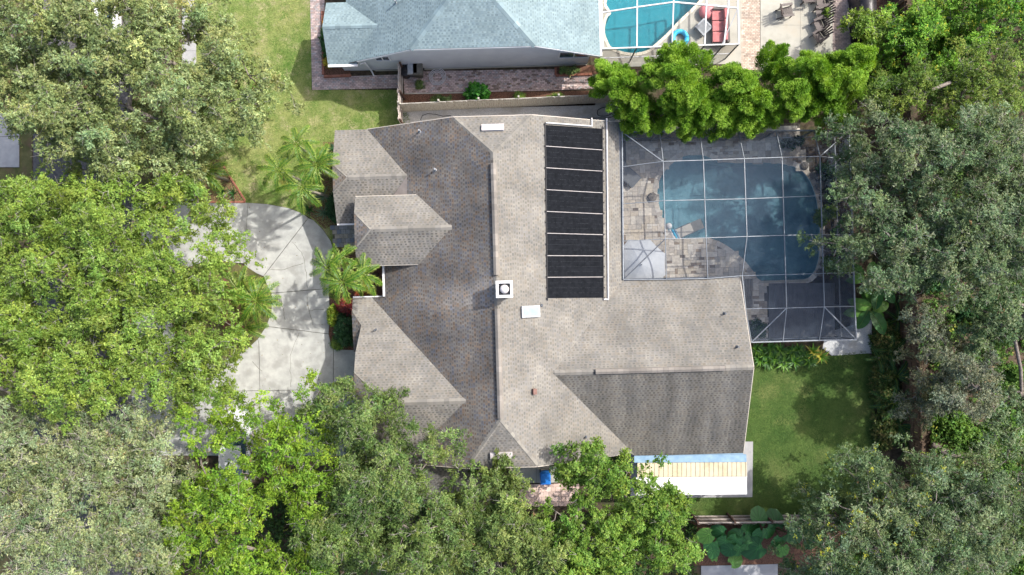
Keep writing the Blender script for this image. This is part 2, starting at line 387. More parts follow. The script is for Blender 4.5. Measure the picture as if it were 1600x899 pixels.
DRIVE = [ccw(s) for s in [
    [(206, 316), (388, 317), (381, 412), (365, 411), (330, 405), (290, 420), (262, 480), (206, 480)],
    [(388, 317), (418, 319), (450, 325), (474, 334), (482, 341), (412, 432), (402, 428), (385, 417), (381, 412)],
    [(482, 341), (490, 344), (506, 360), (518, 378), (522, 394), (518, 430), (514, 451), (424, 458.5), (417, 445), (412, 432)],
    [(424, 458.5), (514, 451), (516, 492), (514, 522), (416, 510), (424, 490), (425, 465)],
    [(416, 510), (514, 522), (518, 540), (521.5, 545.5), (521.5, 608.5), (406.5, 610.5), (405, 538), (403, 530)],
    [(403, 530), (405, 538), (406.5, 610.5), (321, 612), (321, 564), (345, 564), (370, 555), (390, 542)],
    [(521.5, 545.5), (530, 546), (585, 548), (585, 607.2), (521.5, 608.5)],
    [(521.5, 608.5), (585, 607.2), (585, 712), (521.5, 712)],
    [(406.5, 610.5), (521.5, 608.5), (521.5, 712), (407.5, 712)],
    [(321, 612), (406.5, 610.5), (407.5, 712), (321, 712)],
    [(206, 480), (262, 480), (280, 545), (321, 564), (321, 712), (206, 712)]]]
drive = slab_set('driveway', DRIVE, .005, .06, M_conc, .022)
def crack(px, wd=.018, z=.0615, parent=None):
    p = Pl(px); q = []
    for a, b in zip(p[:-1], p[1:]):
        n = max(2, int((b - a).length / .22))
        for k in range(n): q.append(a.lerp(b, k / n) + Vector((rnd.uniform(-.05, .05), rnd.uniform(-.05, .05), 0)))
    q.append(p[-1]); b = MB()
    for k in range(len(q) - 1):
        d = (q[k + 1] - q[k]).normalized(); n = Vector((-d.y, d.x, 0)); w0 = wd * rnd.uniform(.6, 1.3)
        b.prism([q[k] - n * w0, q[k + 1] - n * w0, q[k + 1] + n * w0, q[k] + n * w0], z - .01, z + .002)
    return b.build('crack', M_crack, parent)
for c in ([(458, 378), (470, 394), (477, 406), (478, 420), (481.5, 450)], [(420, 423), (450, 420), (474, 412)], [(480, 458), (481.5, 472), (486, 492), (489.5, 508)],
          [(468, 520), (460, 540), (454, 556), (455, 605)], [(482, 486), (512, 482)], [(396, 566), (410, 580)], [(440, 470), (446, 500)]): crack(c, .011, parent=drive)
SIDE = [ccw([(285, y0), (307, y0), (307, y1), (285, y1)]) for y0, y1 in ((-60, -12), (-12, 34), (34, 80), (80, 126), (126, 172), (172, 218), (218, 266), (266, 314))]
slab_set('sidewalk', SIDE, .003, .05, M_walkc, .01)
slab_set('far_driveway', [ccw([(-90, 175), (-30, 175), (-30, 214), (-90, 214)]), ccw([(-30, 175), (31, 175), (31, 214), (-30, 214)]), ccw([(-30, 214), (31, 214), (31, 262), (-30, 262)]), ccw([(-90, 214), (-30, 214), (-30, 262), (-90, 262)])], .003, .05, M_walkc, .02)
# beds
sheet('island_bed', Pl([(365, 411), (385, 417), (402, 428), (417, 445), (425, 465), (424, 490), (415, 512), (402, 531), (390, 542), (370, 555), (345, 564), (321, 564), (280, 545), (262, 480), (290, 420), (330, 405)]), .030, M_verge)
sheet('island_mulch', Pl([(385, 440), (405, 450), (412, 480), (402, 508), (385, 522), (350, 515), (335, 470), (350, 435)]), .034, M_mulch)
sheet('corner_bed', Pl([(321, 315), (384, 315), (347, 258), (338, 228), (318, 232), (312, 275)]), .022, M_mulch)
sheet('entry_bed', Pl([(478, 331), (500, 300), (505, 222), (560, 222), (560, 352), (520, 352), (508, 358), (492, 344)]), .018, M_mulch)
sheet('garage_bed', Pl([(519, 385), (605, 385), (605, 466), (566, 470), (566, 549), (530, 546), (519, 540), (514, 524), (516, 492), (518, 440)]), .018, M_mulch)
sheet('side_yard_gravel', Pl([(628, 171), (975, 155), (1000, 205), (980, 215), (640, 260), (630, 215)]), .014, M_gravel)
sheet('corner_gravel', Pl([(1290, 520), (1362, 500), (1362, 552), (1300, 556), (1285, 545)]), .016, M_gravel)
sheet('side_soil', Pl([(628, 147), (930, 142), (930, 165), (628, 172)]), .014, M_mulch)
sheet('leaf_litter', Pl([(1440, 380), (1700, 380), (1700, 720), (1440, 720)]), .012, mat('leaf_litter', (.055, .038, .026), (.12, .085, .06), 5, .95, .8, 60, c3=(.05, .08, .02), s3=.6))
def edging(pts, wd=.1, ln=.22, z=.10, m=M_bredge, name='edging', label=None, soldier=None):
    o = tag(MB().prism(Pl([pts[0], (pts[0][0] + .4, pts[0][1]), (pts[0][0] + .4, pts[0][1] + .4)]), 0, .03).build(name, m), label, 'edging')
    me = MB().box((0, 0, z / 2), (ln * .93, wd, z)).mesh('brick', m)
    p = Pl(pts)
    for a, b in zip(p[:-1], p[1:]):
        d = b - a; n = max(1, round(d.length / ln)); rz = math.atan2(d.y, d.x)
        for k in range(n):
            c = a.lerp(b, (k + .5) / n); link('brick', me, o, (c.x, c.y, rnd.uniform(-.01, .01)), (0, 0, rz + rnd.uniform(-.03, .03)))
    return o
edging([(349, 258), (360, 277), (384, 314)], .09, .25, .09, label='brown brick edging along the mulch bed beside the lawn', name='brick_edging')
edging([(384, 316), (321, 316)], .12, .26, .10, label='dark brick edging between mulch bed and driveway top', name='brick_edging')
edging([(505, 19), (506, 118)], .14, .24, .2, label='red brick planter edge left of the blue-grey house', name='brick_edging')
edging([(507, 121), (549, 119)], .14, .24, .2, label='red brick planter edge at the corner of the blue-grey house', name='brick_edging')
edging([(868, 119), (925, 117)], .14, .24, .16, label='red brick planter edge under the blue-grey house window', name='brick_edging')
edging([(868, 107), (868, 118)], .14, .24, .16, label='short red brick planter return against the grey stucco wall', name='brick_edging')
sheet('planter_soil', Pl([(507, 15), (545, 15), (548, 118), (508, 120)]), .06, M_mulch)
sheet('planter_soil_right', Pl([(868, 104), (935, 102), (935, 117), (868, 119)]), .06, M_mulch)
sheet('patio_edge_strip', Pl([(632, 146), (727, 144.5), (727, 146.2), (632, 147.8)]), .05, M_conc2)

# brick paving next door: bricks laid as one mass of small blocks on a bed
def brick_field(name, polys, cols, bl=.205, bw=.105, rot=0.0, z=.05):
    b = MB(); base = MB()
    for px in polys:
        p = ccw(px); p2 = [(q.x, q.y) for q in p]; base.face([(x, y, z - .018) for x, y in p2])
        xs = [q[0] for q in p2]; ys = [q[1] for q in p2]; y = min(ys); row = 0
        while y < max(ys):
            x = min(xs) - (bl / 2 if row % 2 else 0)
            while x < max(xs):
                g = .006; cs = [(x + g, y + g), (x + bl - g, y + g), (x + bl - g, y + bw - g), (x + g, y + bw - g)]
                ins = [inside(c, p2) for c in cs]
                if any(ins):
                    q = cs if all(ins) else clip_rect(p2, x + g, x + bl - g, y + g, y + bw - g)
                    if len(q) >= 3:
                        c = cols[rnd.randrange(len(cols))]; f_ = rnd.uniform(.8, 1.2); zz = z + rnd.uniform(-.003, .003)
                        cc = tuple(v * f_ for v in c)
                        b.face([(u, v, zz) for u, v in q], cc)
                        b.face([(q[0][0], q[0][1], z - .018), (q[1][0], q[1][1], z - .018), (q[1][0], q[1][1], zz), (q[0][0], q[0][1], zz)], cc)
                x += bl
            y += bw; row += 1
    o = tag(base.build(name, M_joint), kind='structure')
    tag(b.build('bricks', M_brick, o, colors=True), kind='stuff')
    return o
BRK = [(.42, .32, .30), (.47, .37, .345), (.38, .31, .30), (.36, .335, .335), (.50, .41, .375), (.43, .34, .325)]
BRK2 = [(.44, .36, .29), (.48, .39, .32), (.41, .33, .27), (.50, .43, .36)]
brick_field('brick_path', [[(484, -40), (507, -40), (508, 121), (626, 117), (628, 138), (488, 141)]], BRK)
brick_field('side_patio', [[(630, 112), (930, 108), (945, 120), (945, 138), (860, 142), (727, 144.5), (632, 146.5)]], BRK + [(.22, .17, .15)])
brick_field('pool_surround', [[(1158, -40), (1187, -40), (1187, 110), (1158, 110)]], BRK2)
brick_field('grill_surround', [[(1301, -40), (1332, -40), (1332, 110), (1300, 110)]], [(.33, .27, .25), (.38, .31, .28), (.28, .23, .22)])
slab_set('rear_patio', [ccw([(1187.6, -40), (1250, -40), (1250, 40), (1187.6, 40)]), ccw([(1187.6, 40), (1250, 40), (1250, 112), (1187.6, 112)]), ccw([(1250, -40), (1300.4, -40), (1300.4, 40), (1250, 40)]), ccw([(1250, 40), (1300.4, 40), (1300.4, 112), (1250, 112)])], .005, .055, M_conc2, .008)
sheet('bed_right_of_grill', Pl([(1333, -40), (1400, -40), (1400, 120), (1333, 120)]), .02, M_mulch)
slab_set('south_patio', [ccw([(1095, 884), (1145, 883), (1145, 960), (1095, 960)]), ccw([(1145, 883), (1215, 881), (1215, 960), (1145, 960)])], .004, .05, M_walkc, .008)
sheet('elephant_ear_bed', Pl([(1080, 806), (1350, 806), (1350, 880), (1080, 884)]), .014, M_mulch)
sheet('fence_line_bed', Pl([(1362, 430), (1420, 430), (1432, 720), (1366, 720)]), .015, M_soil)
# blades of grass on both lawns
def grass(name, poly, n, cols, label, hmin=.03, hmax=.07):
    p2 = [(q[0], q[1]) for q in poly]; xs = [q[0] for q in p2]; ys = [q[1] for q in p2]
    pts = np.stack([rng.uniform(min(xs), max(xs), n * 2), rng.uniform(min(ys), max(ys), n * 2)], 1)
    ok = np.zeros(len(pts), bool); k0 = len(p2)
    x, y = pts[:, 0], pts[:, 1]
    for k in range(k0):
        a, b = p2[k], p2[(k + 1) % k0]
        if abs(b[1] - a[1]) < 1e-9: continue
        ok ^= ((a[1] > y) != (b[1] > y)) & (x < (b[0] - a[0]) * (y - a[1]) / (b[1] - a[1]) + a[0])
    pts = pts[ok][:n]; n = len(pts); t = rng.uniform(0, 2 * np.pi, n); h = rng.uniform(hmin, hmax, n); l = rng.uniform(.05, .12, n)
    d = np.stack([np.cos(t), np.sin(t)], 1); s = np.stack([-d[:, 1], d[:, 0]], 1) * .014
    V = np.zeros((n, 3, 3)); V[:, 0, :2] = pts - s; V[:, 1, :2] = pts + s; V[:, 2, :2] = pts + d * l[:, None]; V[:, :2, 2] = .01; V[:, 2, 2] = h
    patch = (np.sin(pts[:, 0] * 1.7 + 2) * np.cos(pts[:, 1] * 1.3) + np.sin(pts[:, 0] * .6 - pts[:, 1] * .9) + rng.normal(0, .6, n)) * .25 + .5
    c = np.array(cols[0])[None] * (1 - patch[:, None]) + np.array(cols[1])[None] * patch[:, None]; c *= rng.uniform(.7, 1.3, (n, 1))
    o = bpy.data.objects.new(name, np_mesh(name, V.reshape(-1, 3), np.arange(n * 3).reshape(n, 3), M_blade, c)); COL.objects.link(o)
    return tag(o, label, 'grass', kind='stuff')
grass('lawn_grass', LAWN, 70000, ((.10, .19, .03), (.29, .30, .11)), 'short sunny green and straw grass of the front lawn')
grass('yard_grass', BLAWN, 60000, ((.035, .082, .012), (.10, .15, .036)), 'deep green mown grass of the back lawn')

# ------------------------------------------------------------------ the house
RX, RZ, S = -.81, 5.77, .44
MW = (RZ - S * RX * -1 + 0, 0, 0)
MW = (RZ + S * (-RX), S, 0); ME = (RZ + S * RX, -S, 0)      # z = RZ - S*(RX-x) ; z = RZ - S*(x-RX)
JN = (RZ + .435 * 7.2, 0, -.435); JNZ = plz(JN, 0, 9.36); JNX = (RZ - JNZ) / S
JS = (RZ + .315 * 7.08, 0, .315); JSZ = plz(JS, 0, -9.75); JSX = (RZ - JSZ) / S
AZ = plz(MW, -5.71, 0); sA = .361; AN = (AZ + sA * 6.45, 0, -sA); AS = (AZ - sA * 6.45, 0, sA)
BZ = plz(MW, -3.19, 0); BE = plz(MW, -5.15, 0); sB = (BZ - BE) / 1.94; BN = (BZ + sB * 3.38, 0, -sB); BS = (BZ - sB * 3.38, 0, sB)
CZ = plz(MW, -2.67, 0); CE = plz(MW, -8.1, 0); sC = (CZ - CE) / 5.71; CN = (CZ - sC * 6.07, 0, -sC); CN = (CZ + sC * -6.07, 0, -sC); CS = (CZ + sC * 6.07, 0, sC)
WZ = plz(ME, 2.11, 0); WE = plz(ME, 6.4, 0); sW = (WZ - WE) / 4.95; WN = (WZ - sW * 4.75, 0, -sW); sW2 = (WZ - plz(ME, 6.92, 0)) / 5.22; WS = (WZ + sW2 * 4.75, 0, sW2)

house = thing('brown_roofed_house', 'sprawling single storey house with brown shingle roof filling the middle', 'house')
PAL = [(0.206, 0.197, 0.178), (0.196, 0.189, 0.175), (0.216, 0.206, 0.187), (0.189, 0.183, 0.171), (0.201, 0.185, 0.162), (0.178, 0.175, 0.169)]
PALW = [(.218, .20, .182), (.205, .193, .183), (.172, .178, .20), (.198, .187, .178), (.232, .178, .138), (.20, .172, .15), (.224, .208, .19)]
def slope(pts2, pl, parent, pal, m=M_shing, exp=.142, seed=0, name='roof_slope', lift=0.0, dark=.5, tone=None):
    """a roof slope: a thick deck polygon and, on it, courses of overlapping shingle tabs"""
    r_ = random.Random(seed); c0, cx, cy = pl; g = math.hypot(cx, cy); d = (-cx / g, -cy / g); e = (-d[1], d[0])
    ar = sum(pts2[k][0] * pts2[(k + 1) % len(pts2)][1] - pts2[(k + 1) % len(pts2)][0] * pts2[k][1] for k in range(len(pts2)))
    if ar < 0: pts2 = pts2[::-1]
    b = MB(); n = len(pts2); z = lambda x, y: c0 + cx * x + cy * y + lift
    top = [(x, y, z(x, y) - .012) for x, y in pts2]; bot = [(x, y, z(x, y) - .16) for x, y in pts2]
    b.face(top); b.face(bot[::-1])
    for k in range(n): b.face([bot[k], bot[(k + 1) % n], top[(k + 1) % n], top[k]])
    o = b.build(name, M_deckbase, parent)
    t = MB(); pe = [(x * e[0] + y * e[1], x * d[0] + y * d[1]) for x, y in pts2]
    ex = exp / math.sqrt(1 + g * g); u0, u1 = min(p[0] for p in pe), max(p[0] for p in pe); v0, v1 = min(p[1] for p in pe), max(p[1] for p in pe)
    def w3(u, v, off):
        x, y = u * e[0] + v * d[0], u * e[1] + v * d[1]; return (x, y, z(x, y) + off)
    def tab(a0, a1, b0, b1, cc, h0, h1, butt):
        cs = [(a0, b0), (a1, b0), (a1, b1), (a0, b1)]; ins = [inside(c, pe) for c in cs]
        if not (any(ins) or inside(((a0 + a1) / 2, (b0 + b1) / 2), pe)): return
        q = cs if all(ins) else clip_rect(pe, a0, a1, b0, b1)
        if len(q) < 3: return
        if tone:
            k_t = tone(*w3((a0 + a1) / 2, (b0 + b1) / 2, 0)[:2]); cc = tuple(k_ * k_t for k_ in cc)
        t.face([w3(a, bb, h0 + (h1 - h0) * (bb - b0) / (b1 - b0)) for a, bb in q], cc)
        if butt and all(ins): t.face([w3(a0, b1, -.004), w3(a1, b1, -.004), w3(a1, b1, h1), w3(a0, b1, h1)], tuple(k_ * .85 for k_ in cc))
    v = v1; row = 0
    while v > v0 - ex:
        u = u0 - (.12 if row % 2 else 0) - r_.uniform(0, .06)
        while u < u1:
            wd = r_.uniform(.21, .27); c = pal[r_.randrange(len(pal))]; f_ = r_.uniform(.93, 1.08)
            tab(u, u + wd, v - ex * 1.06, v, tuple(k_ * f_ for k_ in c), .001, .013, True)
            f2 = 1 - dark * r_.uniform(.35, .95); c2 = pal[r_.randrange(len(pal))]; dw = r_.uniform(.10, .15)     # the darker tab laid in each shingle
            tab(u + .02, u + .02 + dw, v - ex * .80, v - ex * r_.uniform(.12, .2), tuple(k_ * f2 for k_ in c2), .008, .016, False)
            u += wd
        v -= ex; row += 1
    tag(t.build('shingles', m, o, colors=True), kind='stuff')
    return o
# rain running off the chimney flashing and the vent pipes keeps streaks of shingle clean of algae
def trail(px, py, pl, dx, dy, ln, wd, amt):
    c = on(px, py, pl)
    def f(x, y):
        a = (x - c.x) * dx + (y - c.y) * dy; b = -(x - c.x) * dy + (y - c.y) * dx
        return amt * max(0, 1 - a / ln) * math.exp(-(b / wd) ** 2) if a > 0 else 0
    return f
def tone_of(base, wob, trails, band=None):
    def f(x, y):
        v = base + wob * (math.sin(x * 1.1 + 2 * math.sin(y * .7)) * .5 + math.sin(y * 1.9 + x * .5) * .3 + math.sin(x * 3.1 - y * 2.3) * .2)
        if band:
            d = (RX - x); v += band * math.exp(-abs((y + .12 + d * .10) / (.72 + .02 * d)) ** 4) * max(0, 1 - d / 5.5)
        return v + sum(t_(x, y) for t_ in trails)
    return f
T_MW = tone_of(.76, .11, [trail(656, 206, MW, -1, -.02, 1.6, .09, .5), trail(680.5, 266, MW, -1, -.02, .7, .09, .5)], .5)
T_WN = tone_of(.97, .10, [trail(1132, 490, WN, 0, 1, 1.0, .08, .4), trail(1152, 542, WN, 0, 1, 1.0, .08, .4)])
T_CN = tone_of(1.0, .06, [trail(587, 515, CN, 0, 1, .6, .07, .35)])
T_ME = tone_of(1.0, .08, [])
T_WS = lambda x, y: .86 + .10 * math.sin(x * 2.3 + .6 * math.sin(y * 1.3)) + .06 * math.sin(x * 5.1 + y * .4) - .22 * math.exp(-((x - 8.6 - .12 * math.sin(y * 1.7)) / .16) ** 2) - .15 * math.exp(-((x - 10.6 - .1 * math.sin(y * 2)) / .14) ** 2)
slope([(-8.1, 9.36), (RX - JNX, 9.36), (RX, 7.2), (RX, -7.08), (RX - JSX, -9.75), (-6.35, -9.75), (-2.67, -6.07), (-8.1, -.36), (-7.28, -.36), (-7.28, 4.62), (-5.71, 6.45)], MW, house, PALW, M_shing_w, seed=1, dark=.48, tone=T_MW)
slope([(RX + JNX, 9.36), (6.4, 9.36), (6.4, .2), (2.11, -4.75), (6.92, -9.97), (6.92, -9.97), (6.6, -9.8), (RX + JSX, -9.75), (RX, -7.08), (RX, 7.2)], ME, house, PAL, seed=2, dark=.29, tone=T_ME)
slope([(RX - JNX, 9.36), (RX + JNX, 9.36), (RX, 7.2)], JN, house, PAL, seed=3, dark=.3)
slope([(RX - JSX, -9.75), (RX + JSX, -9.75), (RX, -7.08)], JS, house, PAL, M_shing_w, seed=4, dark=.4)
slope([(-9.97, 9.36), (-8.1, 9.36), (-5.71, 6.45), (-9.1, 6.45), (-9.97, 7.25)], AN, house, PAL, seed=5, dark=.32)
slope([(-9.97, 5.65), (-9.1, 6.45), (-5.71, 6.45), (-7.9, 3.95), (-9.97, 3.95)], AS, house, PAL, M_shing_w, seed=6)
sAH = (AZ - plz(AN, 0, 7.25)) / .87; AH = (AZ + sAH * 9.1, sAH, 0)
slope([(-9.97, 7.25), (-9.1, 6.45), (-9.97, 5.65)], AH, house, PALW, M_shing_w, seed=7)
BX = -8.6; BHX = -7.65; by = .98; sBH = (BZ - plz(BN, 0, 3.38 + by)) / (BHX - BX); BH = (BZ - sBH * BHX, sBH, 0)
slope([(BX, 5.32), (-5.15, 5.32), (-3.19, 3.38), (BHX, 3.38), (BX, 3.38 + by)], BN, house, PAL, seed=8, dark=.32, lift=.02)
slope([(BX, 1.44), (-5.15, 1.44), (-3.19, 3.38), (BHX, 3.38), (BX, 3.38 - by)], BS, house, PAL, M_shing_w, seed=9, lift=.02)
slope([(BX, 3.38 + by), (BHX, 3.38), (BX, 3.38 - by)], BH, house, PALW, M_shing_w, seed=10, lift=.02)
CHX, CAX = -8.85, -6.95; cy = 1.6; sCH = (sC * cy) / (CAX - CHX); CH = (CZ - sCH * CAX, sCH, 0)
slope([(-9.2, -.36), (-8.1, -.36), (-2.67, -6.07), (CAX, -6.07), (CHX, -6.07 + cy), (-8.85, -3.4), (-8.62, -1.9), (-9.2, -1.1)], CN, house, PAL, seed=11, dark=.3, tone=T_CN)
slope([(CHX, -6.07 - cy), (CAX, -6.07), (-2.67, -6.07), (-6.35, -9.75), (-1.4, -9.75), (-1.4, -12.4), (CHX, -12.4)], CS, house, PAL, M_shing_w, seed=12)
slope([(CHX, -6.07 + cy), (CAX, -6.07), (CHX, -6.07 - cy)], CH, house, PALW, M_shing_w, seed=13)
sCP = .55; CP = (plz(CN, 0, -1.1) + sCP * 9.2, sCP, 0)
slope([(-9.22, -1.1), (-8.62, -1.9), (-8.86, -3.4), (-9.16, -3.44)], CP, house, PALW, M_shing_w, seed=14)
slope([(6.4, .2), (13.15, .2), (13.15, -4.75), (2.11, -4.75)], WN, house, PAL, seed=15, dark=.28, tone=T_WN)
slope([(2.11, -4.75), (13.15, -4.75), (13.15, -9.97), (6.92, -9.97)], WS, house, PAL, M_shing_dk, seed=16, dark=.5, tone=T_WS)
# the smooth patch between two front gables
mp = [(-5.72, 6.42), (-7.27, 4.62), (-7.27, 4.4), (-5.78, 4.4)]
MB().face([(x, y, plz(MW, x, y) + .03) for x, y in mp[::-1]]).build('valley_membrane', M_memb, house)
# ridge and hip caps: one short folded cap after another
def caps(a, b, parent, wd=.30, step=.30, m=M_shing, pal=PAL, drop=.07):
    a, b = Vector(a), Vector(b); d = b - a; L = d.length; d.normalize(); n = max(1, int(L / step)); sd_ = Vector((-d.y, d.x, 0)).normalized()
    for k in range(n):
        c0 = a + d * (k * step); c1 = a + d * min(L, (k + 1) * step + .03); z0 = Vector((0, 0, .035)); z1 = Vector((0, 0, .02)); dn = Vector((0, 0, drop))
        f_ = rnd.uniform(.85, 1.15); c = tuple(v * f_ for v in pal[rnd.randrange(4)]); t = MB()
        t.face([c0 + z0, c1 + z1, c1 + z1 + sd_ * wd / 2 - dn, c0 + z0 + sd_ * wd / 2 - dn], c)
        t.face([c1 + z1, c0 + z0, c0 + z0 - sd_ * wd / 2 - dn, c1 + z1 - sd_ * wd / 2 - dn], c)
        t.face([c0 + z0, c0 + z0 + sd_ * wd / 2 - dn, c0 + sd_ * wd / 2 - dn * 1.5, c0, c0 - sd_ * wd / 2 - dn * 1.5, c0 + z0 - sd_ * wd / 2 - dn], c)
        t.build('ridge_cap', m, parent, colors=True)
V3 = lambda x, y, z: Vector((x, y, z))
caps((RX, 7.2, RZ), (RX - JNX, 9.36, JNZ), house); caps((RX, 7.2, RZ), (RX + JNX, 9.36, JNZ), house)
caps((RX, -7.08, RZ), (RX - JSX, -9.75, JSZ), house); caps((RX, -7.08, RZ), (RX + JSX, -9.75, JSZ), house)
caps((RX, 7.2, RZ), (RX, 6.6, RZ), house); caps((RX, .55, RZ), (RX, -1.1, RZ), house); caps((RX, -6.9, RZ), (RX, -7.08, RZ), house)
caps((-5.71, 6.45, AZ), (-9.1, 6.45, AZ), house); caps((-3.19, 3.38, BZ + .02), (BHX, 3.38, BZ + .02), house); caps((-2.67, -6.07, CZ), (CAX, -6.07, CZ), house)
for y0, s_ in ((3.38, by),):
    caps((BHX, y0, BZ + .02), (BX, y0 + s_, plz(BN, 0, y0 + s_) + .02), house, .22); caps((BHX, y0, BZ + .02), (BX, y0 - s_, plz(BN, 0, y0 + s_) + .02), house, .22)
caps((CAX, -6.07, CZ), (CHX, -6.07 + cy, plz(CN, 0, -6.07 + cy)), house, .24); caps((CAX, -6.07, CZ), (CHX, -6.07 - cy, plz(CN, 0, -6.07 + cy)), house, .24)
caps((-9.1, 6.45, AZ), (-9.97, 7.25, plz(AN, 0, 7.25)), house, .2); caps((-9.1, 6.45, AZ), (-9.97, 5.65, plz(AN, 0, 7.25)), house, .2)
caps((2.2, -4.75, WZ), (4.4, -4.75, WZ), house, m=M_shing); caps((11.6, -4.75, WZ), (13.15, -4.75, WZ), house)
def ridge_vent(a, b, wd=.29, h=.13):
    a, b = Vector(a), Vector(b); d = (b - a).normalized(); s_ = Vector((-d.y, d.x, 0)); r_ = MB()
    up = Vector((0, 0, 1))
    for q0, q1 in ((a, b),):
        r_.face([q0 + up * (h + .02), q1 + up * (h + .02), q1 + s_ * wd / 2 + up * (h - .06), q0 + s_ * wd / 2 + up * (h - .06)], (.2, .185, .172))
        r_.face([q1 + up * (h + .02), q0 + up * (h + .02), q0 - s_ * wd / 2 + up * (h - .06), q1 - s_ * wd / 2 + up * (h - .06)], (.18, .17, .165))
        for sg in (1, -1):
            p = [q0 + s_ * sg * wd / 2 + up * (h - .06), q1 + s_ * sg * wd / 2 + up * (h - .06), q1 + s_ * sg * wd / 2 - up * .1, q0 + s_ * sg * wd / 2 - up * .1]
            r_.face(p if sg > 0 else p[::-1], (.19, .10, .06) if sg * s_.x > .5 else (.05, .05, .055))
        for q in (q0, q1): r_.face([q + up * (h + .02), q + s_ * wd / 2 + up * (h - .06), q + s_ * wd / 2 - up * .1, q - s_ * wd / 2 - up * .1, q - s_ * wd / 2 + up * (h - .06)], (.2, .18, .17))
    o = r_.build('ridge_vent', M_shing, house, colors=True)
    n = int((b - a).length / .3); L = (b - a).length
    for k in range(n):
        c0 = a + d * (k * L / n); c1 = a + d * ((k + .96) * L / n); f_ = rnd.uniform(.82, 1.15); c = tuple(v * f_ for v in (.205, .19, .175)); t = MB()
        t.face([c0 + up * (h + .035), c1 + up * (h + .027), c1 + s_ * wd * .47 + up * (h - .045), c0 + s_ * wd * .47 + up * (h - .037)], c)
        t.face([c1 + up * (h + .027), c0 + up * (h + .035), c0 - s_ * wd * .47 + up * (h - .037), c1 - s_ * wd * .47 + up * (h - .045)], c)
        t.build('ridge_cap', M_shing, o, colors=True)
ridge_vent((RX, 6.62, RZ), (RX, .68, RZ)); ridge_vent((RX, -1.1, RZ), (RX, -6.92, RZ)); ridge_vent((4.45, -4.75, WZ), (11.55, -4.75, WZ))
# fascias and gutters
def trim(pts, name, m, wd=.10, h=.14, dz=-.06):
    b = MB()
    for p, q in zip(pts[:-1], pts[1:]): b.bar(Vector(p) + V3(0, 0, dz), Vector(q) + V3(0, 0, dz), wd, h)
    return b.build(name, m, house)
trim([(-7.33, -.30, plz(MW, -7.28, 0)), (-7.33, 1.5, plz(MW, -7.28, 0))], 'gutter', M_white, .12, .12, -.03)
trim([(-9.2, -.30, plz(CN, 0, -.36)), (-7.28, -.30, plz(CN, 0, -.36))], 'gutter', M_white, .07, .12, -.06)
trim([(-9.95, 3.90, plz(AS, 0, 3.95)), (-8.2, 3.90, plz(AS, 0, 3.95))], 'gutter', M_white, .09, .12, -.05)
trim([(6.46, 9.3, WE), (6.46, .26, WE)], 'gutter', M_framed, .12, .12, -.05)
trim([(6.46, .26, WE), (13.1, .26, WE)], 'gutter', M_framed, .12, .12, -.05)
trim([(6.95, -10.03, plz(WS, 0, -9.97)), (13.15, -10.03, plz(WS, 0, -9.97))], 'gutter', M_skyblue, .12, .10, -.06)
for pts in ([(-8.1, 9.38, plz(MW, -8.1, 0)), (RX - JNX, 9.38, JNZ), (RX + JNX, 9.38, JNZ), (6.4, 9.38, WE)], [(RX - JSX - 3.5, -9.77, plz(MW, RX - JSX - 3.5, 0)), (RX - JSX, -9.77, JSZ), (RX + JSX, -9.77, JSZ), (6.6, -9.79, plz(ME, 6.6, 0))],
            [(13.17, .2, WE), (13.17, -4.75, WZ), (13.17, -9.97, plz(WS, 0, -9.97))], [(BX, 1.43, BE + .02), (-5.2, 1.43, BE + .02)], [(BX, 5.33, BE + .02), (-5.2, 5.33, BE + .02)]):
    trim(pts, 'fascia', M_wall, .03, .15, -.085)
# walls under the roofs
wl_ = MB()
def prof_y(prof, y0, y1):
    n = len(prof); wl_.face([(x, y0, z) for x, z in prof]); wl_.face([(x, y1, z) for x, z in prof[::-1]])
    for k in range(n): a, b = prof[k], prof[(k + 1) % n]; wl_.face([(a[0], y1, a[1]), (b[0], y1, b[1]), (b[0], y0, b[1]), (a[0], y0, a[1])][::-1])
prof_y([(-7.0, 0), (5.9, 0), (5.9, 2.4), (RX + JNX + .1, JNZ - .35), (RX - JNX - .1, JNZ - .35), (-7.0, 2.6)], -9.3, 8.9)
wl_.box((-8.4, 6.6, 1.2), (2.3, 4.6, 2.4)); wl_.box((-7.1, 3.38, 1.8), (2.2, 3.2, 3.6)); wl_.box((-5.6, -6.3, 1.25), (6.0, 11.2, 2.3)); 
n_ = len(wl_.v)
for x in (4.0, 12.75): pass
b_ = MB(); pr = [(-9.5, 0), (-.25, 0), (-.25, 2.4), (-4.75, WZ - .25), (-9.5, 2.2)]
wl_.face([(5.0, y, z) for y, z in pr]); wl_.face([(12.7, y, z) for y, z in pr[::-1]])
for k in range(5): a, c = pr[k], pr[(k + 1) % 5]; wl_.face([(12.7, a[0], a[1]), (12.7, c[0], c[1]), (5.0, c[0], c[1]), (5.0, a[0], a[1])])
wl_.build('wall', M_wall, house)
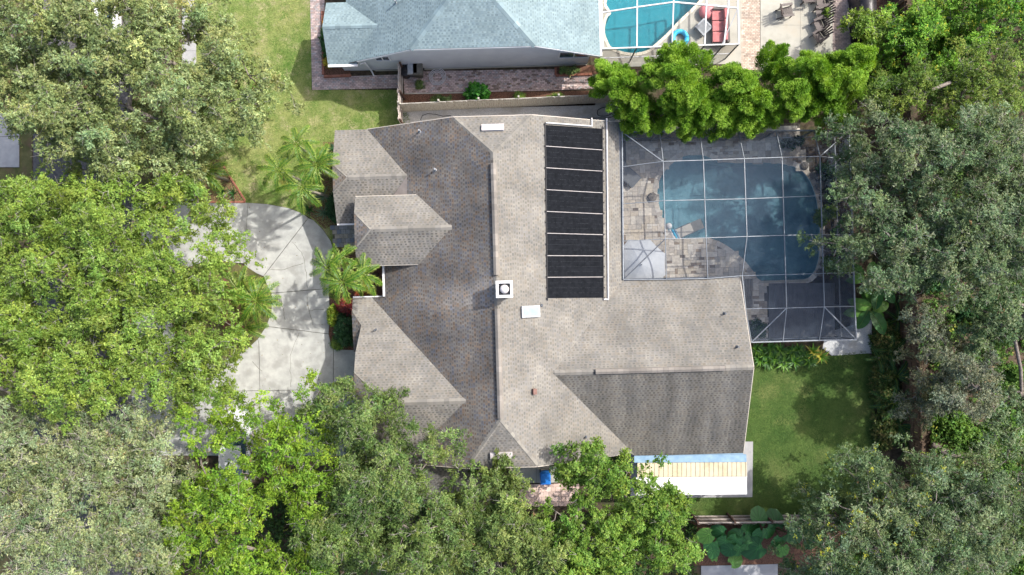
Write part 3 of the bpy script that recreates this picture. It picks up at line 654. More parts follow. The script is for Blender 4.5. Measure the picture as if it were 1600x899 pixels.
# roof furniture
def roof_box(px, py, wx, wy, h, pl, name, m, parent=house, lid=None):
    c = on(px, py, pl, h * .5); g = Vector((-pl[1], -pl[2], 1)).normalized()
    ex_ = Vector((1, 0, pl[1])).normalized(); ey_ = g.cross(ex_).normalized()
    Mx = Matrix((ex_, ey_, g)).transposed().to_4x4(); Mx.translation = c
    b = MB(); b.box((0, 0, 0), (wx, wy, h), M=Mx); o = b.build(name, m, parent)
    if lid: MB().box((0, 0, h / 2 + .012), (wx * .8, wy * .72, .02), M=Mx).build(lid[0], lid[1], o)
    return o, Mx
def slant_vent(px, py, pl, sgn):
    wx, wy = 1.2, .36; c = on(px, py, pl, .02); b = MB(); y0, y1 = -wy / 2, wy / 2; z = [plz(pl, c.x, c.y + y) for y in (y0, y1)]
    up = .16
    A = [V3(c.x - wx / 2, c.y + y0, z[0] - .02), V3(c.x + wx / 2, c.y + y0, z[0] - .02), V3(c.x + wx / 2, c.y + y1, z[1] - .02), V3(c.x - wx / 2, c.y + y1, z[1] - .02)]
    B = [p + V3(0, 0, up + .02) for p in A]
    b.face(B)
    for k in range(4): b.face([A[k], A[(k + 1) % 4], B[(k + 1) % 4], B[k]])
    o = b.build('roof_vent', M_offwhite, house)
    MB().bar(A[0] + V3(0, -.02, .04), A[1] + V3(0, -.02, .04), .02, .05).build('vent_lip', M_white, o)
slant_vent(770, 199.5, JN, 1); slant_vent(783.5, 711.5, JS, -1)
o, Mx = roof_box(829, 487, 1.08, .62, .16, ME, 'skylight', M_metal, lid=('pane', M_glass))
# chimney with an open white top and a round cowl
cc = on(788.5, 452, ME); ch = MB(); zc = cc.z + 1.05
ch.box((cc.x, cc.y, cc.z + .1), (.74, .74, 1.5)); cho = ch.build('chimney', M_wall, house)
t = MB()
for dx, dy, sx, sy in ((0, .37, .88, .14), (0, -.37, .88, .14), (.37, 0, .14, .60), (-.37, 0, .14, .60)): t.box((cc.x + dx, cc.y + dy, zc - .05), (sx, sy, .3))
t.build('chimney_rim', M_white, cho)
MB().box((cc.x, cc.y, zc - .14), (.6, .6, .06)).build('flue_pan', M_framed, cho)
MB().lathe([(.25, -.10), (.25, .02), (.30, .02), (.30, .06), (.22, .06)], (cc.x, cc.y, zc), 20).build('cowl_ring', M_black, cho)
MB().lathe([(.235, .07), (.22, .13), (.17, .18), (.09, .21), (.02, .22)], (cc.x, cc.y, zc), 20).build('cowl', M_offwhite, cho, smooth=True)
for px, py, pl, r_, h in ((656, 206, MW, .045, .42), (680.5, 266, MW, .045, .42), (587, 515.5, CN, .045, .3), (1132, 490, WN, .05, .26), (1152, 542, WN, .05, .26), (915.5, 683, ME, .05, .2), (846, 477.5, ME, .05, .22)):
    c = on(px, py, pl, .02); p = MB(); p.lathe([(r_ * 1.9, 0), (r_, .06), (r_, h), (r_ * .8, h)], c, 10); p.build('vent_pipe', M_metal if pl is MW else M_framed, house)
roof_box(835, 612, .22, .30, .22, ME, 'brown_vent', mat('brown_vent_metal', (.14, .075, .06), (.2, .11, .09), 5, .6))

# solar pool heater on the east slope
solar = thing('solar_pool_heater', 'black solar pool heating mats in eight rows on the roof', 'solar heater', on(897, 330, ME))
yl = [194.5, 228.5, 262.3, 296.5, 330.5, 364.6, 399.7, 433.5, 466.8]; yr = [200.5, 234.6, 267.8, 301.5, 334.5, 367, 400, 433, 466.2]
def xl(k): return 852 + 3.6 * k / 8
def xr(k): return 941.3 + 1.7 * k / 8
for k in range(8):
    q = [on(xl(k), yl[k] + .9, ME, .05), on(xr(k), yr[k] + .9, ME, .05), on(xr(k + 1), yr[k + 1] - .9, ME, .05), on(xl(k + 1), yl[k + 1] - .9, ME, .05)]
    b = MB(); dn = V3(0, 0, .035); b.face(q[::-1])
    for j in range(4): b.face([q[j], q[(j + 1) % 4], q[(j + 1) % 4] - dn, q[j] - dn])
    po = b.build('mat_panel', M_solar, solar)
    sm = MB()
    for j in range(1, 4):
        a, c = q[0].lerp(q[3], j / 4), q[1].lerp(q[2], j / 4)
        for i in range(26):
            if rnd.random() < .72: sm.bar(a.lerp(c, i / 26 + .006) + V3(0, 0, .002), a.lerp(c, (i + .8) / 26) + V3(0, 0, .002), .012, .012)
    tag(sm.build('seam', M_solarl, po), kind='stuff')
    if k: MB().bar(on(xl(k), yl[k], ME, .055), on(xr(k), yr[k], ME, .055), .022, .03).build('gap_strip', M_offwhite, solar)
for f_ in (xl, xr):
    ys = yl if f_ is xl else yr
    MB().tube([on(f_(0), ys[0] - 3, ME, .06), on(f_(8), ys[8] + 3, ME, .06)], .028, 8).build('header_pipe', M_black, solar)
    for k in range(17):
        c = on(f_(k / 2) + (-1.2 if f_ is xl else 1.2), ys[0] + (ys[8] - ys[0]) * k / 16, ME, .05); MB().box(c, (.07, .08, .06)).build('clamp', M_black, solar)
pv = MB(); pv.tube([on(853, 192, ME, .08), on(925, 197.3, ME, .08)], .04, 8); pv.tube([on(925, 198, ME, .08), on(924.6, 184.5, ME, .08)], .04, 8); pv.build('supply_pipe', M_pvc, solar)
pv = MB(); pv.tube([on(948, 185, ME, .08), on(950.5, 468, ME, .08)], .045, 8); pv.tube([on(951, 468, ME, .08), on(943, 468, ME, .08)], .045, 8); pv.build('return_pipe', M_pvc, solar)

# patio cover on the south-east corner
cov = thing('patio_cover', 'cream corrugated and white patio cover beside the back lawn', 'patio cover', P(1080, 745))
zt = 2.55
MB().prism(Pl([(991, 712.6), (1166, 710.4), (1166.5, 722.2), (991, 723.2)], zt - .02), zt - .09, zt - .02).build('flashing', M_skyblue, cov)
for k in range(24):
    x0 = 996 + k * 7.12; z1 = zt - .06; b = MB()
    q = Pl([(x0, 723.6 - k * .05), (x0 + 7.1, 723.5 - k * .05), (x0 + 7.1, 745.5 - k * .045), (x0, 745.6 - k * .045)], z1); b.prism(q, z1 - .04, z1)
    q2 = Pl([(x0 + 5.4, 723.6 - k * .05), (x0 + 6.9, 723.6 - k * .05), (x0 + 6.9, 745.5 - k * .045), (x0 + 5.4, 745.5 - k * .045)], z1); b.prism(q2, z1 - .01, z1 + .025)
    b.build('corrugated_sheet', M_cream, cov)
MB().prism(Pl([(994, 746.6), (1167, 745.4), (1167, 772.6), (994, 774.2)], zt - .02), zt - .12, zt - .02).build('white_roof_panel', M_white, cov)
for px, py in ((998, 770), (1080, 770), (1163, 769)): c = P(px, py, zt); MB().box((c.x, c.y, zt / 2 - .06), (.09, .09, zt - .12)).build('post', M_white, cov)
MB().prism(Pl([(985, 690), (1176, 690), (1175, 776.5), (985, 778)]), .012, .07).build('pad', M_walkc, tag(thing('patio_slab', 'weathered concrete slab edge beneath the patio cover', 'slab', (0, 0, 0))))
# south side pad, tiles and blue bin
sp = slab_set('side_pad', [ccw([(800, 728), (838, 728), (838, 754.5), (800, 755)]), ccw([(838, 728), (872, 728), (872, 754), (838, 754.5)])], .004, .05, M_conc2, .008)
brick_field('tile_path', [[(812, 757), (905, 755), (905, 790), (812, 792)]], [(.56, .42, .36), (.62, .48, .42), (.52, .40, .34)], .3, .3)
bb = P(851, 741); binb = thing('recycling_bin', 'bright blue plastic bin below the south gable eave', 'bin', (bb.x, bb.y, .05))
def taper(b, c, s0, s1, z0, z1):
    q0 = [(c[0] + sx * s0[0] / 2, c[1] + sy * s0[1] / 2, z0) for sx, sy in ((-1, -1), (1, -1), (1, 1), (-1, 1))]; q1 = [(c[0] + sx * s1[0] / 2, c[1] + sy * s1[1] / 2, z1) for sx, sy in ((-1, -1), (1, -1), (1, 1), (-1, 1))]
    b.face(q0[::-1]); b.face(q1)
    for k in range(4): b.face([q0[k], q0[(k + 1) % 4], q1[(k + 1) % 4], q1[k]])
    return b
def bin_parts(t, m, c, lid_m=None):
    taper(MB(), c, (.46, .5), (.58, .66), c[2], c[2] + .95).build('body', m, t)
    taper(MB(), c, (.64, .74), (.54, .62), c[2] + .955, c[2] + 1.03).build('lid', lid_m or m, t)
    MB().tube([(c[0] - .25, c[1] + .38, c[2] + .93), (c[0] + .25, c[1] + .38, c[2] + .93)], .02, 6).build('handle', m, t)
    for sx in (-1, 1): MB().tube([(c[0] + sx * .25, c[1] + .24, c[2] + .1), (c[0] + sx * .31, c[1] + .24, c[2] + .1)], .1, 12).build('wheel', M_black, t)
bin_parts(binb, M_bluebin, (bb.x, bb.y, .05))

# ------------------------------------------------------------------ pool enclosure
def pool(name, loop, depth, mwall, mwater, label, zrim=.06, zw=-.10):
    t = thing(name, label, 'pool', (sum(p[0] for p in loop) / len(loop), sum(p[1] for p in loop) / len(loop), 0)); b = MB(); n = len(loop)
    ar = sum(loop[k][0] * loop[(k + 1) % n][1] - loop[(k + 1) % n][0] * loop[k][1] for k in range(n)); lp = loop if ar > 0 else loop[::-1]
    for k in range(n): a, c = lp[k], lp[(k + 1) % n]; b.face([(a[0], a[1], zrim), (c[0], c[1], zrim), (c[0], c[1], -depth), (a[0], a[1], -depth)])
    b.face([(x, y, -depth) for x, y in lp]); b.build('basin', mwall, t)
    MB().face([(x, y, zw) for x, y in lp]).build('water', mwater, t); return t
pool1 = pool('screened_pool', POOL, 1.5, M_plaster, M_water, 'dim blue freeform pool under the dark screen enclosure')
pool2 = pool('neighbour_pool', NPOOL, 1.3, M_plaster2, M_water2, 'bright turquoise scalloped pool under the white framed screen')
PC = [(0.616, 0.572, 0.506), (0.572, 0.528, 0.473), (0.66, 0.616, 0.55), (0.506, 0.473, 0.429), (0.594, 0.539, 0.451), (0.462, 0.44, 0.407), (0.693, 0.66, 0.605), (0.583, 0.528, 0.451)]
PD = [(.26, .20, .15), (.32, .26, .20), (.22, .18, .15)]
deckpoly = [P(974, 201), P(1245, 196), P(1262, 260), P(1262, 300), P(1262, 437), P(1200, 442), P(1200, 532), P(1180, 534), P(1150, 436), P(975, 440)]
deckpoly = [(p.x, p.y) for p in deckpoly]
pool_deck = sheet('pool_deck', Pl([(974, 197), (1250, 192), (1250, 240), (1045, 240), (1022, 300), (1040, 375), (1180, 440), (1200, 440), (1200, 533), (1180, 535), (1150, 440), (974, 441)]), .004, M_joint)
def strip_ring(loop, wd, z, n_piece, parent, cols, m):
    n = len(loop); ar = sum(loop[k][0] * loop[(k + 1) % n][1] - loop[(k + 1) % n][0] * loop[k][1] for k in range(n)); sg = 1 if ar > 0 else -1
    nor = []
    for k in range(n):
        d = Vector(loop[(k + 1) % n]) - Vector(loop[k - 1]); d.normalize(); nor.append(Vector((d.y, -d.x)) * sg)
    for k in range(n):
        a, c = Vector(loop[k]), Vector(loop[(k + 1) % n]); oa, oc = a + nor[k] * wd, c + nor[(k + 1) % n] * wd
        g = .02; q = [a.lerp(c, g) - nor[k] * .02, a.lerp(c, 1 - g) - nor[(k + 1) % n] * .02, oa.lerp(oc, 1 - g), oa.lerp(oc, g)]
        f_ = rnd.uniform(.85, 1.12); cc_ = tuple(v * f_ for v in cols[rnd.randrange(len(cols))])
        MB().prism(q, z - .05, z + rnd.uniform(0, .004), cc_).build('coping_stone', m, parent, colors=True)
strip_ring(POOL, .28, .072, 0, pool1, PC, M_paver)
strip_ring(NPOOL, .16, .066, 0, pool2, [(.66, .62, .52), (.70, .66, .56)], M_paver)
# random-pattern travertine: whole stones are pieces of their own
U = .165; x0 = min(p[0] for p in deckpoly); x1 = max(p[0] for p in deckpoly); y0 = min(p[1] for p in deckpoly); y1 = max(p[1] for p in deckpoly)
nx, ny = int((x1 - x0) / U) + 1, int((y1 - y0) / U) + 1; occ = np.zeros((nx, ny), bool); stones = []
for i in range(nx):
    for j in range(ny):
        if occ[i, j]: continue
        for (a, c) in rnd.sample([(3, 2), (2, 3), (2, 2), (2, 2), (3, 3), (2, 1), (1, 2)], 7) + [(1, 1)]:
            if i + a <= nx and j + c <= ny and not occ[i:i + a, j:j + c].any():
                occ[i:i + a, j:j + c] = True
                cx_, cy_ = x0 + (i + a / 2) * U, y0 + (j + c / 2) * U
                if inside((cx_, cy_), deckpoly) and not inside((cx_, cy_), POOL): stones.append((a * c, cx_, cy_, a * U, c * U))
                break
stones.sort(key=lambda s: -s[0]); rest = MB(); base = MB()
for k, (ar, cx_, cy_, sx, sy) in enumerate(stones):
    c = PD[rnd.randrange(3)] if (rnd.random() < (.22 if ar <= 2 else .03)) else PC[rnd.randrange(len(PC))]; f_ = rnd.uniform(.85, 1.12); c = tuple(v * f_ for v in c)
    b = MB() if k < 300 else rest; b.box((cx_, cy_, .035), (sx - .012, sy - .012, .05 + rnd.uniform(-.004, .004)), col=c)
    if k < 300: b.build('paver', M_paver, pool_deck, colors=True)
if rest.v: tag(rest.build('small_pavers', M_paver, pool_deck, colors=True), kind='stuff')
# charcoal boards at the south end
deck2 = tag(thing('boarded_deck', 'charcoal composite board deck at the south end of the screened pool', 'deck', P(1250, 486)))
for k in range(29):
    xa = 1200.5 + k * 3.55; MB().prism(Pl([(xa, 443 - k * .03), (xa + 3.3, 443 - k * .03), (xa + 3.3, 529.5), (xa, 529.5)]), .02, .10 + rnd.uniform(-.002, .002)).build('board', M_comp, deck2)
MB().prism(Pl([(1186, 439.2), (1262, 436.5), (1262, 440), (1186, 442.6)]), .02, .12).build('border', M_paver if False else M_conc2, deck2)
for k in range(3): MB().prism(Pl([(1164 + 4 * k, 436), (1167 + 4 * k, 436), (1167 + 4 * k, 482), (1164 + 4 * k, 482)]), .05, .16 - .03 * k).build('step', M_stone, tag(thing('pool_step', ('grey stone step nearest the house wall by the pool corner', 'middle grey stone step by the pool corner', 'outer grey stone step by the pool corner')[k], 'step', P(1166 + 4 * k, 460), 'steps by the pool corner')))
# enclosure frame
ZF, ZEv = 3.36, 2.66
enc = thing('pool_screen_enclosure', 'dark mesh screen enclosure with pale grid frame over the blue pool', 'screen enclosure', P(1155, 370))
cols = [972, 1036.8, 1099, 1163.5, 1222.5, 1282.5, 1328]; 
def gx(c, y):   # photo x of a frame line at photo y (flat part)
    return (972 + (y - 205) * .0086, 1036 + (y - 252) * .028, 1098.8 + (y - 250) * .037, 1162.7 + (y - 248) * .035, 1221.6 + (y - 246) * .031, 1281 + (y - 245) * .029, 1328 + (y - 245) * .032)[c]
rows_ = [[206.5, 206, 205.5, 205, 204.5, 204, 204], [261, 252.6, 250.6, 248.2, 246.2, 244.8, 249.5], [319, 313.8, 312.4, 311, 308.6, 306.2, 308.6], [377, 373.6, 372, 369.8, 368, 366.7, 367.4], [437, 436.6, 435.5, 431, 429.2, 427.4, 426], [None, None, None, 483, 481.6, 479.8, 479], [None, None, None, 535, 533.6, 532, 531]]
def node(r_, c):
    y = rows_[r_][c]
    if y is None: return None
    z = ZF
    if r_ == 0 or c == 0 or c == 6 or r_ == 6: z = ZEv
    if r_ == 4 and c <= 3: z = ZEv + .02
    if r_ == 5 and c == 3: z = ZEv + .3
    x = gx(c, y)
    if r_ == 0: x -= (4 if 0 < c < 3 else 8 if c >= 3 and c < 6 else 0) * 1.0
    if r_ == 6: x = (1174, 1174, 1174, 1174, 1223, 1280, 1338)[c]
    if r_ == 5 and c == 3: x = 1165
    if r_ == 4 and c == 3: x = 1159.5
    return P(x, y, z)
def beam(a, b, m=M_frame, wd=.055, h=.09, name='beam'): MB().bar(a, b, wd, h).build(name, m, enc)
for r_ in range(7):
    for c in range(7):
        a = node(r_, c)
        if a is None: continue
        if c < 6:
            b = node(r_, c + 1)
            if b is not None: beam(a, b, M_frame, .036 if 0 < r_ < 6 else .065)
        if r_ < 6:
            b = node(r_ + 1, c)
            if b is not None: beam(a, b, M_frame, .036 if 0 < c < 6 else .065)
for (a, b) in (((0, 0), (1, 1)), ((0, 6), (1, 5)), ((6, 6), (5, 5)), ((6, 3), (5, 4))): beam(node(*a), node(*b), M_frame, .05, .08, 'hip_beam')
beam(node(4, 0), node(3, 1), M_framed, .06, .08, 'hip_beam')
for r_ in range(6):
    for c in range(6):
        q = [node(r_, c), node(r_ + 1, c), node(r_ + 1, c + 1), node(r_, c + 1)]
        if any(p is None for p in q): continue
        b = MB(); dz = V3(0, 0, .012); q = [p + dz for p in q]
        if (r_, c) in ((0, 0), (5, 5)): b.face([q[0], q[1], q[2]]); b.face([q[0], q[2], q[3]])
        else: b.face([q[0], q[1], q[3]]); b.face([q[1], q[2], q[3]])
        b.build('screen_panel', M_screen, enc)
# enclosure walls: posts, mid rails, mesh
def encwall(nodes, name='wall_panel'):
    for a, b in zip(nodes[:-1], nodes[1:]):
        a0, b0 = V3(a.x, a.y, .05), V3(b.x, b.y, .05)
        MB().bar(a0, V3(a.x, a.y, a.z - .05), .05, .05).build('post', M_frame, enc)
        MB().bar(V3(a.x, a.y, .9), V3(b.x, b.y, .9), .05, .05).build('rail', M_frame, enc)
        MB().face([a0, b0, V3(b.x, b.y, b.z - .05), V3(a.x, a.y, a.z - .05)]).build(name, M_screen, enc)
    a = nodes[-1]; MB().bar(V3(a.x, a.y, .05), V3(a.x, a.y, a.z - .05), .05, .05).build('post', M_frame, enc)
encwall([node(0, c) for c in range(7)]); encwall([node(r_, 6) for r_ in range(7)]); encwall([node(6, c) for c in (6, 5, 4, 3)])
# things inside the enclosure
pc = P(1001, 414, 2.2); par = thing('grey_parasol', 'pale grey cantilever parasol under the screen in the house corner', 'parasol', (pc.x, pc.y, .06))
tip = V3(pc.x, pc.y, 2.42); rim = []
for k in range(8):
    t_ = math.pi / 8 + k * math.pi / 4; rim.append(V3(pc.x + 1.62 * math.cos(t_), pc.y + 1.62 * math.sin(t_), 1.95))
for k in range(8):
    a, b = rim[k], rim[(k + 1) % 8]; m_ = a.lerp(b, .5) * .97 + tip * .03 + V3(0, 0, .02); MB().face([tip, a, m_]).face([tip, m_, b]).face([a, a - V3(0, 0, .16), m_ - V3(0, 0, .16), m_]).face([m_, m_ - V3(0, 0, .16), b - V3(0, 0, .16), b]).build('canopy_panel', M_fab, par)
    MB().bar(tip - V3(0, 0, .03), a - V3(0, 0, .02), .03, .03).build('rib', M_framed, par)
MB().tube([(pc.x, pc.y, .1), (pc.x, pc.y, 2.5)], .035, 10).build('pole', M_framed, par); MB().lathe([(.35, 0), (.35, .06), (.1, .1), (.06, .2)], (pc.x, pc.y, .06), 16).build('base', M_framed, par)
def lounger(px, py, rz, m, label, wd=.72, ln=1.35, z=.06):
    c = P(px, py); t = thing('sun_lounger', label, 'lounger', (c.x, c.y, z), 'loungers at the screened pool'); t.rotation_euler = (0, 0, rz)
    def part(b, name, mm): o = bpy.data.objects.new(name, b.mesh(name, mm)); COL.objects.link(o); o.parent = t
    part(MB().box((0, 0, .3), (ln, wd, .05)), 'seat_sling', m)
    bq = MB(); bq.face([(ln / 2, -wd / 2, .32), (ln / 2 + .55, -wd / 2, .75), (ln / 2 + .55, wd / 2, .75), (ln / 2, wd / 2, .32)]).face([(ln / 2, wd / 2, .28), (ln / 2 + .58, wd / 2, .71), (ln / 2 + .58, -wd / 2, .71), (ln / 2, -wd / 2, .28)]); part(bq, 'back_sling', m)
    for sy in (-1, 1):
        part(MB().bar((-ln / 2, sy * wd / 2, .3), (ln / 2, sy * wd / 2, .3), .05, .06), 'rail', M_framed)
        for sx in (-1, 1): part(MB().bar((sx * ln * .42, sy * wd / 2, 0), (sx * ln * .42, sy * wd / 2, .3), .04, .04), 'leg', M_framed)
    return t
lounger(984, 279, R(137), M_slings, 'dark grey sling lounger on the travertine beside the house wall', .8, 1.0)
lounger(1068, 361.5, R(22), M_beige, 'beige lounger standing on the shallow ledge of the pool', .62, 1.15, -.32)
b1 = P(1044.5, 353.5); tag(MB().lathe([(.02, -.19), (.14, -.15), (.2, -.05), (.2, .05), (.14, .15), (.02, .19)], (b1.x, b1.y, 0.05), 16).build('floating_ball', M_white, smooth=True), 'small white ball floating near the pool ledge', 'ball')
b2 = P(1052.5, 366); nd = thing('pool_noodle_raft', 'blue and white folded raft at the pool edge by the ledge', 'raft', (b2.x, b2.y, 0))
for dx, m in ((-.11, M_white), (.06, M_cyan), (.2, M_skyblue)): MB().tube([(b2.x + dx - .14, b2.y + .26, .02), (b2.x + dx + .14, b2.y - .3, .02)], .075, 8).build('tube', m, nd)
MB().prism([(p[0], p[1]) for p in smooth_loop([tuple(P(x, y)[:2]) for x, y in [(1042, 326), (1070, 330), (1086, 345), (1084, 364), (1062, 371), (1044, 358)]], 3)], -1.4, -.42).build('sun_ledge', M_plaster, pool1)
def rock(px, py, r_, label, z=.0, m=M_stone, flat=.6):
    c = P(px, py); b = MB(); n = 10; rr = random.Random(int(px * 7 + py)); prof = [(.75, -.1), (1, .15), (.85, .45), (.45, .62), (.05, .66)]; i = 0
    for q, (a, zz) in enumerate(prof):
        for k in range(n):
            t_ = 2 * math.pi * k / n; f_ = rr.uniform(.85, 1.15); b.v.append((c.x + a * r_ * f_ * math.cos(t_), c.y + a * r_ * f_ * math.sin(t_), z + zz * r_ * 2 * flat * rr.uniform(.9, 1.1)))
    for q in range(len(prof) - 1):
        for k in range(n): b.f.append((q * n + k, q * n + (k + 1) % n, (q + 1) * n + (k + 1) % n, (q + 1) * n + k))
    b.f.append(tuple((len(prof) - 1) * n + k for k in range(n))); b.c = [(1, 1, 1)] * len(b.f)
    return tag(b.build('boulder', m, smooth=False), label, 'rock')
rock(1018.5, 308.5, .30, 'rounded brown planter stone on the travertine at the pool edge', .06)
sheet('pool_side_bed', Pl([(1284, 245), (1328, 245), (1336, 440), (1304, 441), (1282, 437)]), .07, M_soil)
for k, (px, py, r_) in enumerate(((1290, 372, .30), (1291, 392, .28), (1287, 413, .30), (1306, 352, .3), (1301, 362, .28), (1301, 392, .3), (1280, 426, .24), (1287, 330, .26), (1280, 290, .30), (1271, 274, .26), (1285, 308, .26), (1256, 260, .26))):
    rock(px, py, r_, 'grey-brown boulder bordering the screened pool, ' + ('fourth from the south', 'third from the south', 'second from the south', 'behind the middle of the bed', 'just south of another behind the bed', 'farthest back in the south of the bed', 'nearest the charcoal deck', 'beside the tall yellow-green pool plant', 'largest and reddish toward the north', 'at the bend toward the north', 'in the middle of the pool edge', 'northernmost at the pool curve')[k], .05)

# ------------------------------------------------------------------ the blue-grey house next door
nh = thing('neighbour_house', 'neighbouring house with pale blue-grey shingle roof and grey wall', 'house')
NP = [(0.191, 0.255, 0.272), (0.177, 0.238, 0.257), (0.205, 0.27, 0.285), (0.167, 0.226, 0.248), (0.197, 0.262, 0.277)]
M_nsh = mat('blue_grey_shingle', (.92, .93, .93), (1.12, 1.12, 1.12), .8, .95, .35, 160, attr=True)
NYS, NRX, NRZ, NS = 13.2, -1.78, 6.3, .5; NJX = 3.45; NJZ = NRZ - NS * NJX
NWp = (NRZ - NS * NRX * 1, NS, 0); NWp = (NRZ - NS * NRX, NS, 0); NEp = (NRZ + NS * NRX, -NS, 0); NJ = (NJZ - NS * NYS, 0, NS)
NXW, NXE, NYT = -9.1, 5.45, 26.0
AY = 14.95; NAZ = 3.62; NVX = NRX - (NRZ - NAZ) / NS; sN = .56
NAN = (NAZ + sN * AY, 0, -sN); NAS = (NAZ - sN * AY, 0, sN)
slope([(NXW, NYS), (NRX - NJX, NYS), (NRX, NYS + NJX), (NRX, NYT), (NXW, NYT), (NXW, 16.7), (NVX, AY)], NWp, nh, NP, M_nsh, seed=21, dark=.28)
slope([(NRX + NJX, NYS), (NXE, NYS), (NXE, NYT), (NRX, NYT), (NRX, NYS + NJX)], NEp, nh, NP, M_nsh, seed=22, dark=.25)
slope([(NRX - NJX, NYS), (NRX + NJX, NYS), (NRX, NYS + NJX)], NJ, nh, NP, M_nsh, seed=23, dark=.28)
slope([(-10.25, AY), (NVX, AY), (NXW, 16.7), (-10.25, 16.7)], NAN, nh, NP, M_nsh, seed=24, dark=.2)
slope([(-10.25, 13.12), (-8.6, 13.12), (NVX, AY), (-10.25, AY)], NAS, nh, NP, M_nsh, seed=25, dark=.28)
caps((NRX, NYS + NJX, NRZ), (NRX - NJX, NYS, NJZ), nh, .34, .32, M_nsh, NP); caps((NRX, NYS + NJX, NRZ), (NRX + NJX, NYS, NJZ), nh, .34, .32, M_nsh, NP); caps((NVX, AY, NAZ), (-10.25, AY, NAZ), nh, .26, .3, M_nsh, NP)
nw = MB(); pr = [(NXW + 1.0, 0), (NXE - .45, 0), (NXE - .45, NRZ - NS * (NXE - .45 - NRX) - .18), (NRX + NJX - .1, NJZ - .18), (NRX - NJX + .1, NJZ - .18), (NXW + 1.0, NRZ - NS * (NRX - NXW - 1.0) - .18)]
nw.face([(x, NYS + .38, z) for x, z in pr]); nw.face([(x, NYT - .4, z) for x, z in pr[::-1]])
for k in range(6): a, c = pr[k], pr[(k + 1) % 6]; nw.face([(c[0], NYS + .38, c[1]), (a[0], NYS + .38, a[1]), (a[0], NYT - .4, a[1]), (c[0], NYT - .4, c[1])])
nw.box((-8.8, 15.1, 1.2), (2.2, 3.0, 2.4)); nw.build('wall', M_nwall, nh)
MB().bar((-8.0, NYS + .33, .12), (NXE - .5, NYS + .33, .12), .05, .12).build('plinth', M_conc2, nh)
def nwin(px0, px1, z0, z1):
    xa, xb = kxy(px0, 85)[0] * (H - (z0 + z1) / 2), kxy(px1, 85)[0] * (H - (z0 + z1) / 2); y = NYS + .36; o = MB().box(((xa + xb) / 2, y + .01, (z0 + z1) / 2), (xb - xa, .06, z1 - z0)).build('window', M_window, nh)
    f_ = MB()
    for z in (z0, z1): f_.bar((xa - .04, y - .03, z), (xb + .04, y - .03, z), .06, .06)
    for x in (xa, xb, (xa + xb) / 2): f_.bar((x, y - .03, z0), (x, y - .03, z1), .05, .06)
    f_.build('frame', M_white, o)
nwin(874, 920, 1.5, 2.5); nwin(586, 608, 1.9, 2.6)
def ntrim(pts, name, m, wd=.08, h=.14, dz=-.07):
    b = MB()
    for p, q in zip(pts[:-1], pts[1:]): b.bar(Vector(p) + V3(0, 0, dz), Vector(q) + V3(0, 0, dz), wd, h)
    return b.build(name, m, nh)
ntrim([(-10.25, 13.07, plz(NAS, 0, 13.12)), (-8.55, 13.07, plz(NAS, 0, 13.12))], 'gutter', M_white, .13, .12, -.03)
ntrim([(NXE + .05, NYS - .02, plz(NEp, NXE, 0)), (NXE + .05, NYT, plz(NEp, NXE, 0))], 'gutter', M_white, .13, .12, -.05)
for pts in ([(-8.5, NYS - .02, plz(NWp, -8.5, 0)), (NRX - NJX, NYS - .02, NJZ), (NRX + NJX, NYS - .02, NJZ), (NXE, NYS - .02, plz(NEp, NXE, 0))],): ntrim(pts, 'fascia', M_nwall, .03, .15, -.1)
MB().lathe([(.09, 0), (.045, .05), (.045, .4)], on(619, 5, NWp), 10).build('vent_pipe', M_metal, nh)
MB().tube([(-8.5, 13.25, 2.3), (-8.25, 13.4, 2.05), (-8.2, 13.45, .25), (-8.1, 13.2, .12)], .045, 8).build('downspout', M_white, nh)
# their white framed pool cage
cg = thing('white_pool_cage', 'white framed screen cage over the turquoise pool', 'screen enclosure', P(1045, 40))
czl, czh = 2.6, 3.3
B0 = [P(942, 76.5, czl), P(995, 74.6, czl), P(1050, 72.6, czl), P(1101, 70.8, czl), P(1131, 70, czl), P(1154.5, 69, czl)]
B1 = [P(940, 20, czl), P(995.5, 11.5, czl + .4), P(1052.3, 3.6, czh), P(1103.6, 8.2, czl + .45), P(1138, 11.4, czl + .1), P(1153, 13, czl)]
B2 = [P(938, -60, czl), P(996, -60, czl + .4), P(1053, -60, czh), P(1104, -60, czl + .45), P(1138, -60, czl + .1), P(1152, -60, czl)]
for row in (B0, B1, B2):
    for a, b in zip(row[:-1], row[1:]): MB().bar(a, b, .07, .1).build('beam', M_white, cg)
for rA, rB in ((B0, B1), (B1, B2)):
    for k in range(6): MB().bar(rA[k], rB[k], .07, .1).build('beam', M_white, cg)
    for k in range(5): MB().face([rA[k], rA[k + 1], rB[k + 1]]).face([rA[k], rB[k + 1], rB[k]]).build('screen_panel', M_screen2, cg)
MB().bar(B0[3].lerp(B0[4], .9), B1[5], .04, .06).build('brace', M_frame, cg)
for k in range(6):
    a = B0[k]; MB().bar(V3(a.x, a.y, .05), V3(a.x, a.y, czl), .06, .06).build('post', M_framed, cg)
    if k < 5:
        b = B0[k + 1]; MB().face([V3(a.x, a.y, .05), V3(b.x, b.y, .05), V3(b.x, b.y, czl), V3(a.x, a.y, czl)]).build('wall_panel', M_screenw, cg)
        MB().bar(V3(a.x, a.y, 1.0), V3(b.x, b.y, 1.0), .05, .05).build('rail', M_white, cg)
cagedeck = [(937, -45), (1158, -45), (1158, 100), (937, 105)]
